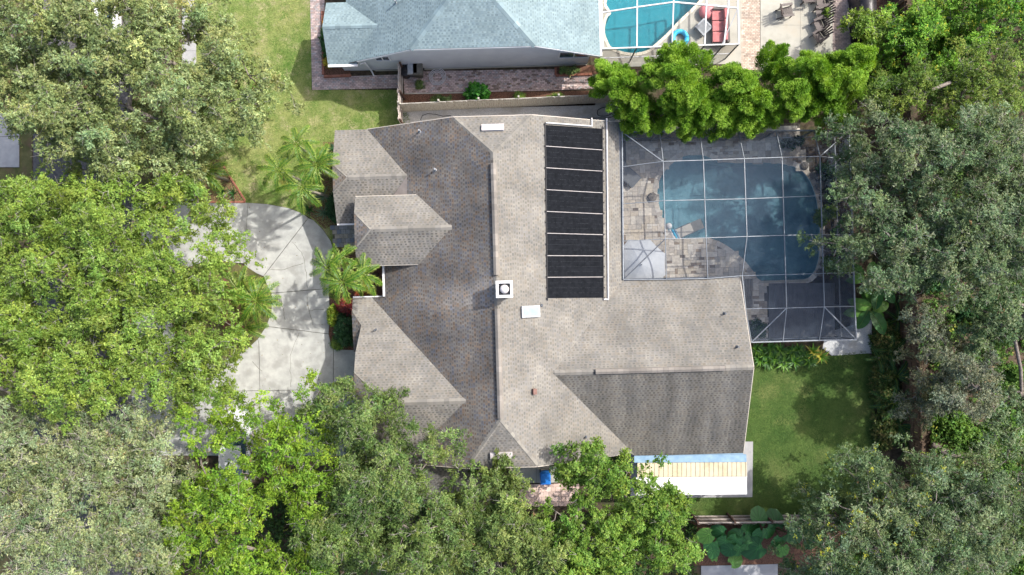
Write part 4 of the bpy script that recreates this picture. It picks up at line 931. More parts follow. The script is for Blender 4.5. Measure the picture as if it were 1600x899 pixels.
def deck_around(name, px, loop, z, m):
    """slab with the pool outline left open, pieced as a ring"""
    p = ccw(px); xs = [q.x for q in p]; ys = [q.y for q in p]; x0_, x1_, y0_, y1_ = min(xs), max(xs), min(ys), max(ys); b = MB(); n = len(loop)
    cx_, cy_ = sum(q[0] for q in loop) / n, sum(q[1] for q in loop) / n; cor = [(x0_, y0_), (x1_, y0_), (x1_, y1_), (x0_, y1_)]
    ar = sum(loop[k][0] * loop[(k + 1) % n][1] - loop[(k + 1) % n][0] * loop[k][1] for k in range(n)); lp = loop if ar > 0 else loop[::-1]
    def edge(q):
        dx, dy = q[0] - cx_, q[1] - cy_; t_ = min(((x1_ - cx_) if dx > 0 else (x0_ - cx_)) / dx if dx else 1e9, ((y1_ - cy_) if dy > 0 else (y0_ - cy_)) / dy if dy else 1e9)
        return (cx_ + dx * max(t_, 1.001), cy_ + dy * max(t_, 1.001))
    for k in range(n):
        a, c = lp[k], lp[(k + 1) % n]; ea, ec = edge(a), edge(c); mid = []
        if abs(ea[0] - ec[0]) > 1e-3 and abs(ea[1] - ec[1]) > 1e-3: mid = [min(cor, key=lambda q: math.hypot(q[0] - (ea[0] + ec[0]) / 2, q[1] - (ea[1] + ec[1]) / 2))]
        b.face([(a[0], a[1], z), *[(q[0], q[1], z) for q in [ea] + mid + [ec]], (c[0], c[1], z)])
    return tag(b.build(name, m), kind='structure')
deck_around('cage_deck', cagedeck, NPOOL, .045, M_conc2)

# garden furniture next door
def part_in(t, b, name, m, smooth=False):
    o = bpy.data.objects.new(name, b.mesh(name, m, smooth=smooth)); COL.objects.link(o); o.parent = t; return o
def adirondack():
    t = thing('garden_chair', '', 'chair')
    for k in range(5): part_in(t, MB().box((.05 + k * .105, 0, .36 - k * .018 + .04), (.095, .5, .022)), 'seat_slat', M_chair) if False else part_in(t, MB().box((.28 - k * .105, 0, .40 - k * .02), (.095, .5, .022)), 'seat_slat', M_chair)
    for k in range(5):
        a = (k - 2) * .115; ln = .78 - abs(k - 2) * .06; b = MB()
        b.bar((-.22, a * .75, .32), (-.22 - ln * .5, a * 1.35, .32 + ln * .86), .095, .022); part_in(t, b, 'back_slat', M_chair)
    for sy in (-1, 1):
        part_in(t, MB().bar((.34, sy * .34, .56), (-.36, sy * .33, .60), .14, .03), 'arm', M_chair)
        part_in(t, MB().bar((.30, sy * .30, 0), (.30, sy * .30, .56), .09, .03), 'leg', M_chair)
        part_in(t, MB().bar((.32, sy * .26, .38), (-.55, sy * .26, .04), .03, .11), 'leg', M_chair)
        part_in(t, MB().bar((-.30, sy * .33, .02), (-.30, sy * .33, .60), .05, .03), 'leg', M_chair)
    part_in(t, MB().bar((-.42, -.32, .58), (-.42, .32, .58), .06, .03), 'back_rail', M_chair)
    return t
ch0 = adirondack()
spots = [(1229, 18, 8, 'brown slatted garden chair standing alone on the pale patio'), (1281, 38.5, 205, 'brown slatted garden chair with fan back, second from the hedge'), (1283, 21, 190, 'brown slatted garden chair, third from the hedge, back turned up'),
         (1284, 2, 184, 'brown slatted garden chair cut by the top photo edge near the grill'), (1280, 57, 215, 'brown slatted garden chair half under the bright hedge'), (1262, -4, 182, 'brown slatted garden chair farthest left at the top photo edge')]
for k, (px, py, rz, lab) in enumerate(spots):
    t = ch0 if k == 0 else copy_tree(ch0); c = P(px, py, .4); t.location = (c.x, c.y, .055); t.rotation_euler = (0, 0, R(rz)); t['label'] = lab; t['group'] = 'garden chairs on the neighbour patio'; t['category'] = 'chair'
# covered grill
gc = P(1341, 30); gr = thing('covered_grill', 'tall grill under a crumpled black cover by the hedge', 'grill', (gc.x, gc.y, .02))
b = MB(); rr = random.Random(5); nseg, nh_ = 28, 9
for q in range(nh_):
    z = 1.25 * q / (nh_ - 1); sx, sy = (.62 - .14 * (z / 1.25) ** 2), (1.55 - .22 * (z / 1.25) ** 2)
    for k in range(nseg):
        t_ = 2 * math.pi * k / nseg; cx_, sy_ = math.cos(t_), math.sin(t_); e_ = .45; fx = math.copysign(abs(cx_) ** e_, cx_); fy = math.copysign(abs(sy_) ** e_, sy_); wob = 1 + .09 * math.sin(k * 2.3 + 1.5 * math.sin(k)) * (1 - .6 * z / 1.25) + rr.uniform(-.02, .02)
        b.v.append((gc.x + sx * fx * wob, gc.y + sy * fy * wob, .02 + z))
for q in range(nh_ - 1):
    for k in range(nseg): b.f.append((q * nseg + k, q * nseg + (k + 1) % nseg, (q + 1) * nseg + (k + 1) % nseg, (q + 1) * nseg + k))
tc = len(b.v); b.v.append((gc.x, gc.y + .3, 1.42))
for k in range(nseg): b.f.append(((nh_ - 1) * nseg + k, (nh_ - 1) * nseg + (k + 1) % nseg, tc))
b.c = [(1, 1, 1)] * len(b.f); b.build('cover', M_blacktarp, gr, smooth=True)
wc = P(1337, 55); MB().tube([(wc.x + .28 * math.cos(k * math.pi / 8), wc.y + .28 * math.sin(k * math.pi / 8), .35) for k in range(17)], .03, 6).build('side_ring', M_black, gr)
MB().tube([(wc.x - .25, wc.y, .35), (wc.x + .25, wc.y, .35)], .02, 6).build('side_shelf_bar', M_metal, gr)
# sofa, table, floats
sf = P(1119, 46); sofa = thing('red_sofa', 'sofa with faded red cushions at the end of the turquoise pool', 'sofa', (sf.x, sf.y, .045))
part_in(sofa, MB().box((0.1, 0, .2), (.95, 2.1, .3)), 'base', M_chair)
part_in(sofa, MB().box((.5, 0, .5), (.16, 2.1, .5)), 'back', M_chair); part_in(sofa, MB().box((.1, 1.02, .4), (.9, .12, .5)), 'arm', M_chair)
for k in range(3): part_in(sofa, MB().box((-.02, .66 - k * .66, .43), (.72, .60, .16), rz=rnd.uniform(-.05, .05)), 'seat_cushion', M_red)
for k in range(3): part_in(sofa, MB().box((.36, .66 - k * .66, .66), (.15, .58, .36), rz=rnd.uniform(-.05, .05)), 'back_cushion', M_red)
tb = P(1096.5, 46.5); tab = thing('glass_table', 'low square glass table with pale frame in front of the red sofa', 'table', (tb.x, tb.y, .045)); tab.rotation_euler = (0, 0, R(42))
part_in(tab, MB().box((0, 0, .4), (.62, .62, .02)), 'glass_top', M_slings)
for dx, dy, sx, sy in ((0, .34, .78, .09), (0, -.34, .78, .09), (.34, 0, .09, .59), (-.34, 0, .09, .59)): part_in(tab, MB().box((dx, dy, .4), (sx, sy, .05)), 'frame', M_frame)
for sx in (-1, 1):
    for sy in (-1, 1): part_in(tab, MB().box((sx * .33, sy * .33, .185), (.06, .06, .37)), 'leg', M_frame)
pf = P(1103, 21); tag(MB().lathe([(.05, .02), (.42, .05), (.5, .2), (.44, .36), (.25, .46), (.04, .48)], (pf.x, pf.y, .045), 20).build('pink_pouf', M_pink, smooth=True), 'round pink pouf between pool and red sofa', 'pouf')
bf = P(1061, 62); rg = MB()
for k in range(20):
    pass
pts_ = [(bf.x + .42 * math.cos(k * math.pi / 10), bf.y + .42 * math.sin(k * math.pi / 10), .2) for k in range(21)]
tag(rg.tube(pts_, .15, 10).build('swim_ring', M_cyan, smooth=True), 'bright cyan swim ring behind the hedge at the pool', 'swim ring')
# bins, hose, pump lines by the grey wall
for k, (px, py, lab, m) in enumerate(((636, 118, 'black round lidded bin behind the gate by the grey wall', M_black), (648, 115, 'dark bin with grey lid second from the gate', M_framed), (656, 116, 'olive grey bin third from the gate by the wall', mat('olive_plastic', (.09, .085, .07), (.13, .12, .1), 4, .6)))):
    c = P(px, py - 4, 1.0 if False else 0); c = P(px, py); t = thing('waste_bin', lab, 'bin', (c.x, c.y, .05), 'bins by the grey wall')
    if k == 0: MB().lathe([(.24, 0), (.30, .85), (.34, .86), (.34, .92), (.2, .98), (.03, 1.0)], (c.x, c.y, .05), 18).build('body', m, t); MB().bar((c.x - .1, c.y, 1.06), (c.x + .1, c.y, 1.06), .04, .03).build('handle', m, t)
    else: bin_parts(t, m, (c.x, c.y, .05), M_metal if k == 1 else None)
hz = P(683.5, 121); hp = [(hz.x + (.28 + .006 * k) * math.cos(k * .45) + rnd.uniform(-.015, .015), hz.y + (.28 + .006 * k) * math.sin(k * .45), .07 + .0022 * k) for k in range(46)]
tag(MB().tube(hp, .022, 6).build('garden_hose', M_hosew), 'coiled pale grey hose on the brick side patio', 'hose')
hb = [(905, 186), (935, 185), (953, 184), (968, 177), (972, 172), (966, 168), (945, 168), (934, 173), (935, 181), (948, 181.5), (960, 176), (972, 174), (977, 182), (972, 191), (964, 192)]
hpts = [P(x, y) for x, y in hb]; hs = []
for k in range(len(hpts) - 1):
    p0, p1, p2, p3 = (np.array(hpts[min(max(k + j, 0), len(hpts) - 1)]) for j in (-1, 0, 1, 2))
    for q in range(5): u = q / 5; v_ = .5 * (2 * p1 + (p2 - p0) * u + (2 * p0 - 5 * p1 + 4 * p2 - p3) * u * u + (3 * p1 - p0 - 3 * p2 + p3) * u ** 3); hs.append((v_[0], v_[1], .04 + .0006 * (5 * k + q)))
tag(MB().tube(hs, .02, 6).build('black_cable', M_hose), 'looped black hose on the gravel beside the roof corner', 'hose')
hb = [P(x, y) + V3(0, 0, .04) for x, y in [(657, 188), (660, 181), (668, 178), (680, 179), (692, 182), (705, 181)]]
tag(MB().tube(hb, .018, 6).build('thin_cable', M_hose), 'thin dark cable curving over pale gravel near the fence corner', 'cable')

# ------------------------------------------------------------------ fences
def fence(name, label, a, b, hgt, m, pw=.14, side=1, rail_m=None, post_m=None, post_step=2.4, rails=(.35, 1.1, 1.65), jitter=.02, pth=.018):
    a, b = Vector(a), Vector(b); d = b - a; L = d.length; d.normalize(); nrm = Vector((-d.y, d.x, 0)) * side; rz = math.atan2(d.y, d.x)
    t = thing(name, label, 'fence', a)
    mes = []
    for k in range(4):
        q = MB(); h_ = hgt * (1 + (k - 1.5) * jitter * .4); w2 = pw * .47
        prof = [(-w2, 0), (w2, 0), (w2, h_ - .04), (w2 - .03, h_), (-w2 + .03, h_), (-w2, h_ - .04)]
        q.face([(x, -pth / 2, z) for x, z in prof]); q.face([(x, pth / 2, z) for x, z in prof[::-1]])
        for i in range(6): u, v = prof[i], prof[(i + 1) % 6]; q.face([(u[0], pth / 2, u[1]), (v[0], pth / 2, v[1]), (v[0], -pth / 2, v[1]), (u[0], -pth / 2, u[1])])
        mes.append(q.mesh('picket', m))
    n = int(L / pw)
    for k in range(n):
        c = d * ((k + .5) * L / n); link('picket', mes[rnd.randrange(4)], t, (c.x, c.y, rnd.uniform(0, .03)), (rnd.uniform(-jitter, jitter), 0, rz + rnd.uniform(-.03, .03)))
    for z in rails:
        o = MB().bar(V3(0, 0, z) + nrm * .05, d * L + V3(0, 0, z) + nrm * .05, .04, .09).mesh('rail', rail_m or m); link('rail', o, t)
    np_ = max(1, round(L / post_step)); pm = MB().box((0, 0, (hgt + .08) / 2), (.10, .10, hgt + .08)).mesh('post', post_m or m)
    for k in range(np_ + 1): c = d * (k * L / np_) + nrm * .12; link('post', pm, t, (c.x, c.y, 0), (0, 0, rz))
    return t
fence('picket_fence', 'weathered pale plank fence between the two houses', P(630, 175), P(990, 159), 1.8, M_wood, .14, 1)
fence('rear_fence', 'grey rail fence with brown posts behind the elephant ears', P(1080, 806), P(1360, 803.5), 1.5, mat('dark_board', (.13, .105, .09), (.22, .185, .16), 4, .9, .5, 40), .14, 1, M_woodg, M_woodd, 2.4, (.25, .8, 1.4))
fence('side_fence', 'tall brown plank fence running along the right side garden', P(1388, -40), P(1414, 740), 1.85, M_woodb, .14, -1)
fence('gate_fence', 'whitewashed plank gate fence left of the bins', P(629, 198), P(629, 113), 1.75, M_woodg, .14, -1, M_woodg, M_woodd, 1.9)
lg = P(1478, 712); lgs = [P(1452, 693), P(1470, 703), P(1490, 710), P(1530, 708)]
tag(MB().tube([p + V3(0, 0, .2) for p in lgs], [.2, .22, .21, .16], 9).build('fallen_log', M_bark, smooth=True), 'fallen grey log on the ground right of the brown fence', 'log')

# ------------------------------------------------------------------ plants
def leaf_mesh(name, C, A, B, col, m):
    """pointed leaves: centre C, half axis A, half width B (all n,3)"""
    n = len(C); V = np.empty((n, 3, 3)); V[:, 0] = C - A * .7 + B; V[:, 1] = C - A * .7 - B; V[:, 2] = C + A * 1.3
    return np_mesh(name, V.reshape(-1, 3), np.arange(n * 3).reshape(n, 3), m, col)
def unit(a): return a / np.maximum(np.linalg.norm(a, axis=-1, keepdims=True), 1e-9)
def clumps_leaves(rg_, cen, rad, flat, n_sprig, n_leaf, L, Wd, pal, spread=.14, up=.8, cvar=.16, tipcol=None, dirbias=None):
    """leaves in sprigs on the shells of clumps"""
    m = len(cen); cen = np.asarray(cen); rad = np.asarray(rad)
    ns = n_sprig * m; ci = np.repeat(np.arange(m), n_sprig)
    d = unit(rg_.normal(0, 1, (ns, 3)) + np.array([0, 0, .45])); rr = rg_.uniform(.15, 1.0, ns) ** .5
    sc = cen[ci] + d * (rad[ci] * rr)[:, None] * np.array([1, 1, flat])
    nl = ns * n_leaf; si = np.repeat(np.arange(ns), n_leaf)
    outd = unit(d * np.array([1, 1, .55]) + rg_.normal(0, .25, (ns, 3)))
    if dirbias is not None: outd = unit(outd + np.asarray(dirbias))
    tt = rg_.uniform(-1, 1, nl)
    C = sc[si] + outd[si] * (tt * spread * 1.5)[:, None] + rg_.normal(0, spread * .5, (nl, 3)) * np.array([1, 1, .7])
    nrm = unit(np.array([0, 0, up]) + .35 * d[si] + rg_.normal(0, .5, (nl, 3)))
    ax = unit(outd[si] * .8 + rg_.normal(0, .75, (nl, 3))); ax = unit(ax - nrm * np.sum(ax * nrm, 1, keepdims=True)); bx = np.cross(nrm, ax)
    l = rg_.uniform(.7, 1.25, nl); A = ax * (L / 2 * l)[:, None]; B = bx * (Wd / 2 * l)[:, None]
    pal = np.array(pal); cs = rg_.random(m)[ci] * .55 + rg_.random(ns) * .45
    f_ = np.clip(cs[si] + rg_.normal(0, .16, nl), 0, .999) * (len(pal) - 1); i0 = f_.astype(int); fr = (f_ - i0)[:, None]
    col = pal[i0] * (1 - fr) + pal[np.minimum(i0 + 1, len(pal) - 1)] * fr
    hue = rg_.normal(-.01, 1, (m, 1))[ci][si] * .05 + rg_.normal(-.02, .06, (nl, 1))
    col = col * (1 + rg_.normal(0, cvar, (nl, 1)) + rg_.normal(0, .14, (m, 1))[ci][si]) * np.concatenate([1 + hue, np.ones((nl, 1)), 1 - hue], 1)
    dead = (rg_.random(ns) < .004)[si] & (rg_.random(nl) < .6); col[dead] = np.array([.20, .13, .06]) * rg_.uniform(.6, 1.2, (dead.sum(), 1))
    if tipcol is not None:
        mk = (rg_.random(ns) < tipcol[1])[si] & (rg_.random(nl) < .7); col[mk] = np.array(tipcol[0]) * rg_.uniform(.8, 1.2, (mk.sum(), 1))
    return C, A, B, np.clip(col, .004, 1)
def tubes_np(segs, sides=4):
    """segs: list of (p0, p1, r0, r1) -> one mesh of tapered prisms"""
    n = len(segs); p0 = np.array([s[0] for s in segs], float); p1 = np.array([s[1] for s in segs], float); r0 = np.array([s[2] for s in segs]); r1 = np.array([s[3] for s in segs])
    d = unit(p1 - p0); ref = np.where(np.abs(d[:, 2:3]) < .9, np.array([[0, 0, 1.]]), np.array([[1., 0, 0]])); a = unit(np.cross(d, ref)); b = np.cross(d, a)
    V = np.empty((n, 2, sides, 3))
    for j in range(sides):
        t_ = 2 * np.pi * j / sides; o = a * np.cos(t_) + b * np.sin(t_); V[:, 0, j] = p0 + o * r0[:, None]; V[:, 1, j] = p1 + o * r1[:, None]
    Fc = np.empty((n, sides, 4), int); base = (np.arange(n) * 2 * sides)[:, None]
    for j in range(sides): Fc[:, j] = base + np.array([j, (j + 1) % sides, sides + (j + 1) % sides, sides + j])
    return V.reshape(-1, 3), Fc.reshape(-1, 4)
NLEAF = [0]
def in_frame(p, mg=90):
    k = F / (H - p[2]); u, v = p[0] * k, p[1] * k; px = 800 + u * CT - v * ST; py = 449.5 - (u * ST + v * CT); return -mg < px < 1600 + mg and -mg < py < 899 + mg
def make_tree(name, label, cat, trunk, ells, pal, seed, cr=.85, dens=1.35, L=.15, Wd=.085, bark=M_bark, twigs=.7, flat=.72, leafm=None, tip=None, trunk_r=.26, group=None, under=.2, holes=(), bias=None, sprig=24, nleaf=11, twig_m=None, up=.8, spread=.10, bare=0.0, bough=1.15):
    """trunk (px, py); ells: (px, py, rx, ry, z_top, depth) crown lobes in photo pixels at their height"""
    rg_ = np.random.default_rng(seed); rr = random.Random(seed); cr *= .74; L *= .88; Wd *= .86; sprig = int(sprig * 1.08)
    b0 = P(*trunk); t = thing(name, label, cat, (b0.x, b0.y, 0), group); cen = []; rad = []
    hl = [(P(x, y, 8), r_ / F * 34) for x, y, r_ in holes]
    for (px, py, rx, ry, zt_, dp) in ells:
        c = P(px, py, zt_ - dp * .4); k = (H - zt_ + dp * .4) / F; ax, ay = max(.35, rx * k - cr * 1.0), max(.35, ry * k - cr * 1.0)
        # boughs first: mounds of foliage at different heights, then the leaf clumps on each mound
        nb = max(1, int(math.pi * ax * ay / (math.pi * bough * bough) * 2.0 * dens)); bl = []
        for _ in range(nb * 9):
            if len(bl) >= nb: break
            th = rr.uniform(0, 6.2832); q = math.sqrt(rr.random()); x, y = c.x + ax * q * math.cos(th), c.y + ay * q * math.sin(th)
            if any((x - o[0]) ** 2 + (y - o[1]) ** 2 < (bough * .86) ** 2 for o in bl): continue
            bl.append((x, y, zt_ - dp * q * q - rr.random() ** 1.3 * 1.7 - cr * .4, bough * rr.uniform(.75, 1.25)))
        for (x0b, y0b, z0b, rb) in bl:
            got = []; sx_, sy_ = rr.uniform(.8, 1.25), rr.uniform(.8, 1.25)
            for _ in range(int((rb / cr) ** 2 * 2.6) + 3):
                th = rr.uniform(0, 6.2832); q = math.sqrt(rr.random()); x, y = x0b + rb * sx_ * q * math.cos(th), y0b + rb * sy_ * q * math.sin(th); z = z0b - rb * .75 * q * q + rr.uniform(-.12, .12); p = (x, y, z)
                if not in_frame(p): continue
                if any((x - h[0].x) ** 2 + (y - h[0].y) ** 2 < (h[1] + cr * .5) ** 2 for h in hl): continue
                if any((x - o[0]) ** 2 + (y - o[1]) ** 2 + (z - o[2]) ** 2 < (cr * .78) ** 2 for o in got): continue
                got.append(p); cen.append(p); rad.append(cr * rr.uniform(.6, 1.1))
    if not cen: return t
    cen = np.array(cen); rad = np.array(rad)
    # skeleton: every clump hangs on the nearest node that lies nearer to the trunk
    zc = max(1.6, float(cen[:, 2].min()) * .62); top = np.array([b0.x + rr.uniform(-.3, .3), b0.y + rr.uniform(-.3, .3), zc]); nodes = [top]; par_ = [-1]; cnt = [0.0]
    order = np.argsort(np.linalg.norm((cen - top) * np.array([1, 1, .7]), axis=1)); segs = []
    for i in order:
        p = cen[i] - np.array([0, 0, rad[i] * .25]); nd = np.array(nodes); dist = np.linalg.norm(nd - p, axis=1) + .25 * np.linalg.norm(nd - top, axis=1); j = int(np.argmin(dist))
        mid = nodes[j] * .5 + p * .5 + np.array([rr.uniform(-.25, .25), rr.uniform(-.25, .25), rr.uniform(-.1, .25)])
        nodes.append(mid); par_.append(j); cnt.append(0.0); nodes.append(p); par_.append(len(nodes) - 2); cnt.append(1.0)
    for i in range(len(nodes) - 1, 0, -1): cnt[par_[i]] += cnt[i]
    tot = max(cnt[0], 1); rads = [max(.014, trunk_r * .8 * (c / tot) ** .5) for c in cnt]
    for i in range(1, len(nodes)): segs.append((nodes[par_[i]], nodes[i], min(rads[par_[i]], rads[i] * 1.35), rads[i]))
    tw = []
    for i in range(len(cen)):
        for _ in range(int(twigs * 3)):
            d = unit(rg_.normal(0, 1, 3) + np.array([0, 0, .5])); ln = rad[i] * rr.uniform(.6, 1.02); m_ = cen[i] + d * ln * .55 + rg_.normal(0, .07, 3); e_ = cen[i] + d * ln * np.array([1, 1, flat * 1.1]) + rg_.normal(0, .09, 3)
            tw.append((cen[i], m_, .014, .010)); tw.append((m_, e_, .010, .004))
            for _ in range(2): tw.append((m_, m_ + unit(d + rg_.normal(0, .7, 3)) * rr.uniform(.2, .5), .008, .003))
    V, Fc = tubes_np(segs, 6); link('limbs', np_mesh('limbs', V - np.array([b0.x, b0.y, 0]), Fc, bark), t)
    if tw: V, Fc = tubes_np(tw, 3); tag(link('twigs', np_mesh('twigs', V - np.array([b0.x, b0.y, 0]), Fc, twig_m or M_twig), t), kind='stuff')
    MB().tube([(0, 0, -.1), (rr.uniform(-.1, .1), rr.uniform(-.1, .1), zc * .5), tuple(top - np.array([b0.x, b0.y, 0]))], [trunk_r * 1.35, trunk_r, trunk_r * .85], 10).build
    tm = MB().tube([(0, 0, -.1), (rr.uniform(-.12, .12), rr.uniform(-.12, .12), zc * .5), tuple(top - np.array([b0.x, b0.y, 0]))], [trunk_r * 1.4, trunk_r, trunk_r * .85], 10).mesh('trunk', bark, smooth=True); link('trunk', tm, t)
    keep = rg_.random(len(cen)) >= bare
    C, A, B, col = clumps_leaves(rg_, cen[keep], rad[keep], flat, sprig, nleaf, L, Wd, pal, spread, up, tipcol=tip, dirbias=bias)
    # inner, lower foliage that closes the crown
    nu = int(len(cen) * under)
    if nu:
        lo = cen[rg_.integers(0, len(cen), nu)] + rg_.normal(0, .5, (nu, 3)) - np.array([0, 0, 1.3]); C2, A2, B2, c2 = clumps_leaves(rg_, lo, np.full(nu, cr), flat, max(4, sprig // 2), nleaf, L * 1.15, Wd * 1.15, pal, spread, up)
        C = np.concatenate([C, C2]); A = np.concatenate([A, A2]); B = np.concatenate([B, B2]); col = np.concatenate([col, c2])
    NLEAF[0] += len(C)
    link('crown', leaf_mesh('crown', C - np.array([b0.x, b0.y, 0]), A, B, col, leafm or M_leaf), t)
    return t
# leaf colours (dark to light)
OLIVE = [(0.11, 0.149, 0.044), (0.181, 0.229, 0.081), (0.256, 0.311, 0.122), (0.348, 0.39, 0.177)]
YELLOW = [(0.099, 0.165, 0.022), (0.157, 0.241, 0.036), (0.214, 0.312, 0.054), (0.287, 0.376, 0.09)]
GREYG = [(0.112, 0.161, 0.059), (0.181, 0.232, 0.101), (0.25, 0.303, 0.148), (0.325, 0.361, 0.202)]
BRIGHT = [(0.072, 0.147, 0.016), (0.133, 0.238, 0.02), (0.205, 0.329, 0.029), (0.276, 0.385, 0.046)]
MID = [(0.056, 0.103, 0.022), (0.094, 0.156, 0.037), (0.144, 0.213, 0.057), (0.213, 0.269, 0.094)]
FRESH = [(0.056, 0.125, 0.015), (0.106, 0.2, 0.025), (0.163, 0.263, 0.037), (0.225, 0.312, 0.056)]
GREYD = [(0.052, 0.094, 0.032), (0.088, 0.142, 0.054), (0.143, 0.201, 0.093), (0.24, 0.288, 0.161)]
BAMB = [(0.046, 0.127, 0.009), (0.098, 0.218, 0.016), (0.167, 0.322, 0.028), (0.265, 0.414, 0.052)]

make_tree('oak_tree', 'broad olive green oak in the top left corner', 'tree', (112, 100), [(60, 40, 130, 110, 10.5, 2.6), (-20, 120, 70, 90, 9.5, 2), (60, 165, 100, 78, 9.5, 2.2), (60, 225, 50, 34, 8.6, 1.5), (165, 205, 100, 66, 9.2, 2.2), (150, 50, 90, 100, 10, 2.2)], OLIVE, 101, .85, holes=((10, 215, 22), (95, 268, 20), (168, 24, 11), (205, 125, 12)), bias=(.25, -.25, 0), twig_m=M_twig)
make_tree('oak_tree', 'olive green oak reaching over the front lawn at upper left', 'tree', (250, 120), [(245, 45, 75, 60, 9.5, 2), (250, 130, 90, 80, 10, 2.3), (330, 80, 60, 75, 9, 2.2), (370, 140, 60, 58, 8.6, 2), (215, 230, 95, 56, 8.8, 2), (300, 215, 50, 38, 8, 1.8), (292, 12, 42, 38, 8.5, 1.6)], OLIVE, 102, .8, holes=((286, 62, 19), (236, 150, 12), (301, 246, 17), (346, 164, 7)), bias=(.2, -.25, 0))
make_tree('shade_tree', 'yellow-green spreading tree at the left edge above the middle', 'tree', (60, 400), [(50, 320, 95, 72, 9.5, 2.2), (-30, 380, 70, 110, 9, 2), (130, 345, 115, 80, 10.5, 2.4), (150, 290, 70, 40, 9, 1.6), (225, 288, 50, 34, 8.5, 1.5), (40, 430, 80, 70, 9.5, 2.2), (150, 430, 95, 70, 10.5, 2.4)], YELLOW, 103, .8, dens=1.35, holes=((100, 275, 18),), twigs=.7)
make_tree('shade_tree', 'yellow-green tree leaning over the driveway loop and island', 'tree', (262, 450), [(225, 330, 70, 60, 9.5, 2.2), (300, 335, 66, 50, 8.5, 2), (265, 420, 95, 75, 10, 2.4), (303, 485, 50, 60, 8.8, 2), (295, 555, 85, 62, 9, 2.2), (345, 375, 40, 45, 8, 1.5), (285, 605, 70, 45, 8.5, 1.8)], YELLOW, 104, .78, dens=1.0, under=.04, holes=((258, 322, 12), (290, 372, 10), (330, 345, 10), (303, 398, 8), (400, 472, 46), (395, 515, 26)), twigs=.7)
make_tree('shade_tree', 'yellow-green tree at the left edge below the middle', 'tree', (110, 590), [(40, 530, 95, 72, 9.5, 2.2), (-30, 560, 70, 110, 9, 2), (150, 520, 95, 70, 10.2, 2.4), (90, 610, 110, 60, 9.5, 2.2), (215, 600, 95, 55, 9, 2.2)], YELLOW, 105, .8, dens=1.35, holes=((140, 530, 8), (225, 655, 12)))
make_tree('grey_oak', 'grey-green sparse oak full of pale twigs in the bottom left corner', 'tree', (110, 800), [(50, 720, 105, 80, 9.5, 2.2), (-30, 760, 70, 130, 9, 2), (150, 740, 105, 85, 10, 2.4), (80, 850, 140, 110, 10.5, 2.6), (200, 840, 85, 110, 9.5, 2.2), (210, 690, 60, 45, 8.5, 2)], GREYG, 106, .8, dens=1.3, twigs=1.8, L=.14, Wd=.07, under=.3, sprig=18)
make_tree('bright_tree', 'bright yellow-green tree at bottom left of the driveway', 'tree', (400, 790), [(326, 684, 62, 54, 8.5, 1.8), (400, 670, 60, 52, 8, 1.8), (460, 720, 62, 62, 8.8, 2), (340, 780, 78, 70, 9.5, 2.2), (430, 830, 105, 100, 10, 2.3), (300, 870, 85, 75, 9, 2), (390, 920, 120, 50, 9, 2), (470, 650, 26, 30, 7, 1), (372, 715, 52, 40, 8, 1.2)], BRIGHT, 107, .78, dens=.95, holes=((365, 672, 8), (340, 726, 7), (395, 765, 9)), L=.145, Wd=.08)
make_tree('dark_oak', 'mid green oak overhanging the garage roof at the bottom', 'tree', (590, 800), [(560, 690, 72, 62, 8.8, 2), (600, 760, 92, 80, 9.8, 2.3), (530, 850, 90, 90, 9, 2.2), (640, 865, 110, 85, 9.5, 2.2), (500, 625, 24, 28, 7, 1), (565, 645, 38, 20, 7.2, 1), (690, 705, 46, 24, 7.4, 1.2), (700, 780, 42, 45, 8, 1.5), (515, 690, 36, 55, 8, 1.6)], MID, 108, .75, twigs=1, holes=((690, 762, 14), (640, 700, 13)), L=.13, Wd=.07)
make_tree('olive_tree', 'olive green tree below the south gable at bottom centre', 'tree', (790, 840), [(785, 770, 48, 30, 7.6, 1.4), (800, 820, 88, 52, 8.6, 1.8), (740, 885, 80, 65, 8.4, 1.8), (850, 890, 70, 65, 8.2, 1.8)], [(.06, .105, .02), (.10, .155, .036), (.155, .215, .056), (.215, .27, .085)], 109, .72, twigs=.7)
make_tree('maple_tree', 'fresh green rounded tree beside the patio cover at the bottom', 'tree', (935, 810), [(890, 745, 48, 46, 7.6, 1.6), (903, 722, 36, 30, 7, 1), (945, 742, 40, 38, 7.4, 1.5), (900, 800, 50, 50, 8, 1.6), (972, 806, 52, 52, 8, 1.8), (940, 880, 90, 75, 8.6, 1.8), (1036, 812, 44, 42, 7.4, 1.5), (1045, 870, 60, 75, 8, 1.8)], FRESH, 110, .68, dens=1.05, L=.15, Wd=.09, twigs=.5)
make_tree('vine_oak', 'grey-green oak with yellow vines at bottom right by the rear fence', 'tree', (1410, 820), [(1390, 752, 68, 44, 8, 1.8), (1445, 780, 85, 62, 9, 2), (1356, 850, 62, 42, 8, 1.8), (1390, 870, 120, 90, 9.5, 2.2), (1272, 905, 60, 40, 7.5, 1.5)], GREYD, 111, .75, twigs=.8, tip=((.34, .36, .04), .05), L=.14, Wd=.07, holes=((1482, 800, 14),))
make_tree('grey_oak', 'dark grey-green oak in the bottom right corner', 'tree', (1540, 830), [(1578, 768, 85, 52, 8.5, 2), (1550, 860, 110, 95, 9.5, 2.2), (1640, 800, 60, 110, 8.5, 2), (1500, 752, 40, 30, 7.5, 1.3)], GREYD, 112, .78, twigs=1, L=.14, Wd=.07)
make_tree('grey_oak', 'dark grey-green oak overhanging the right end of the pool screen', 'tree', (1435, 350), [(1422, 290, 72, 75, 9.5, 2.2), (1418, 392, 86, 72, 9.5, 2.2), (1378, 205, 46, 58, 8.5, 2), (1430, 210, 62, 60, 9, 2)], GREYD, 113, .78, twigs=1.0, L=.14, Wd=.075, tip=((.24, .27, .17), .08))
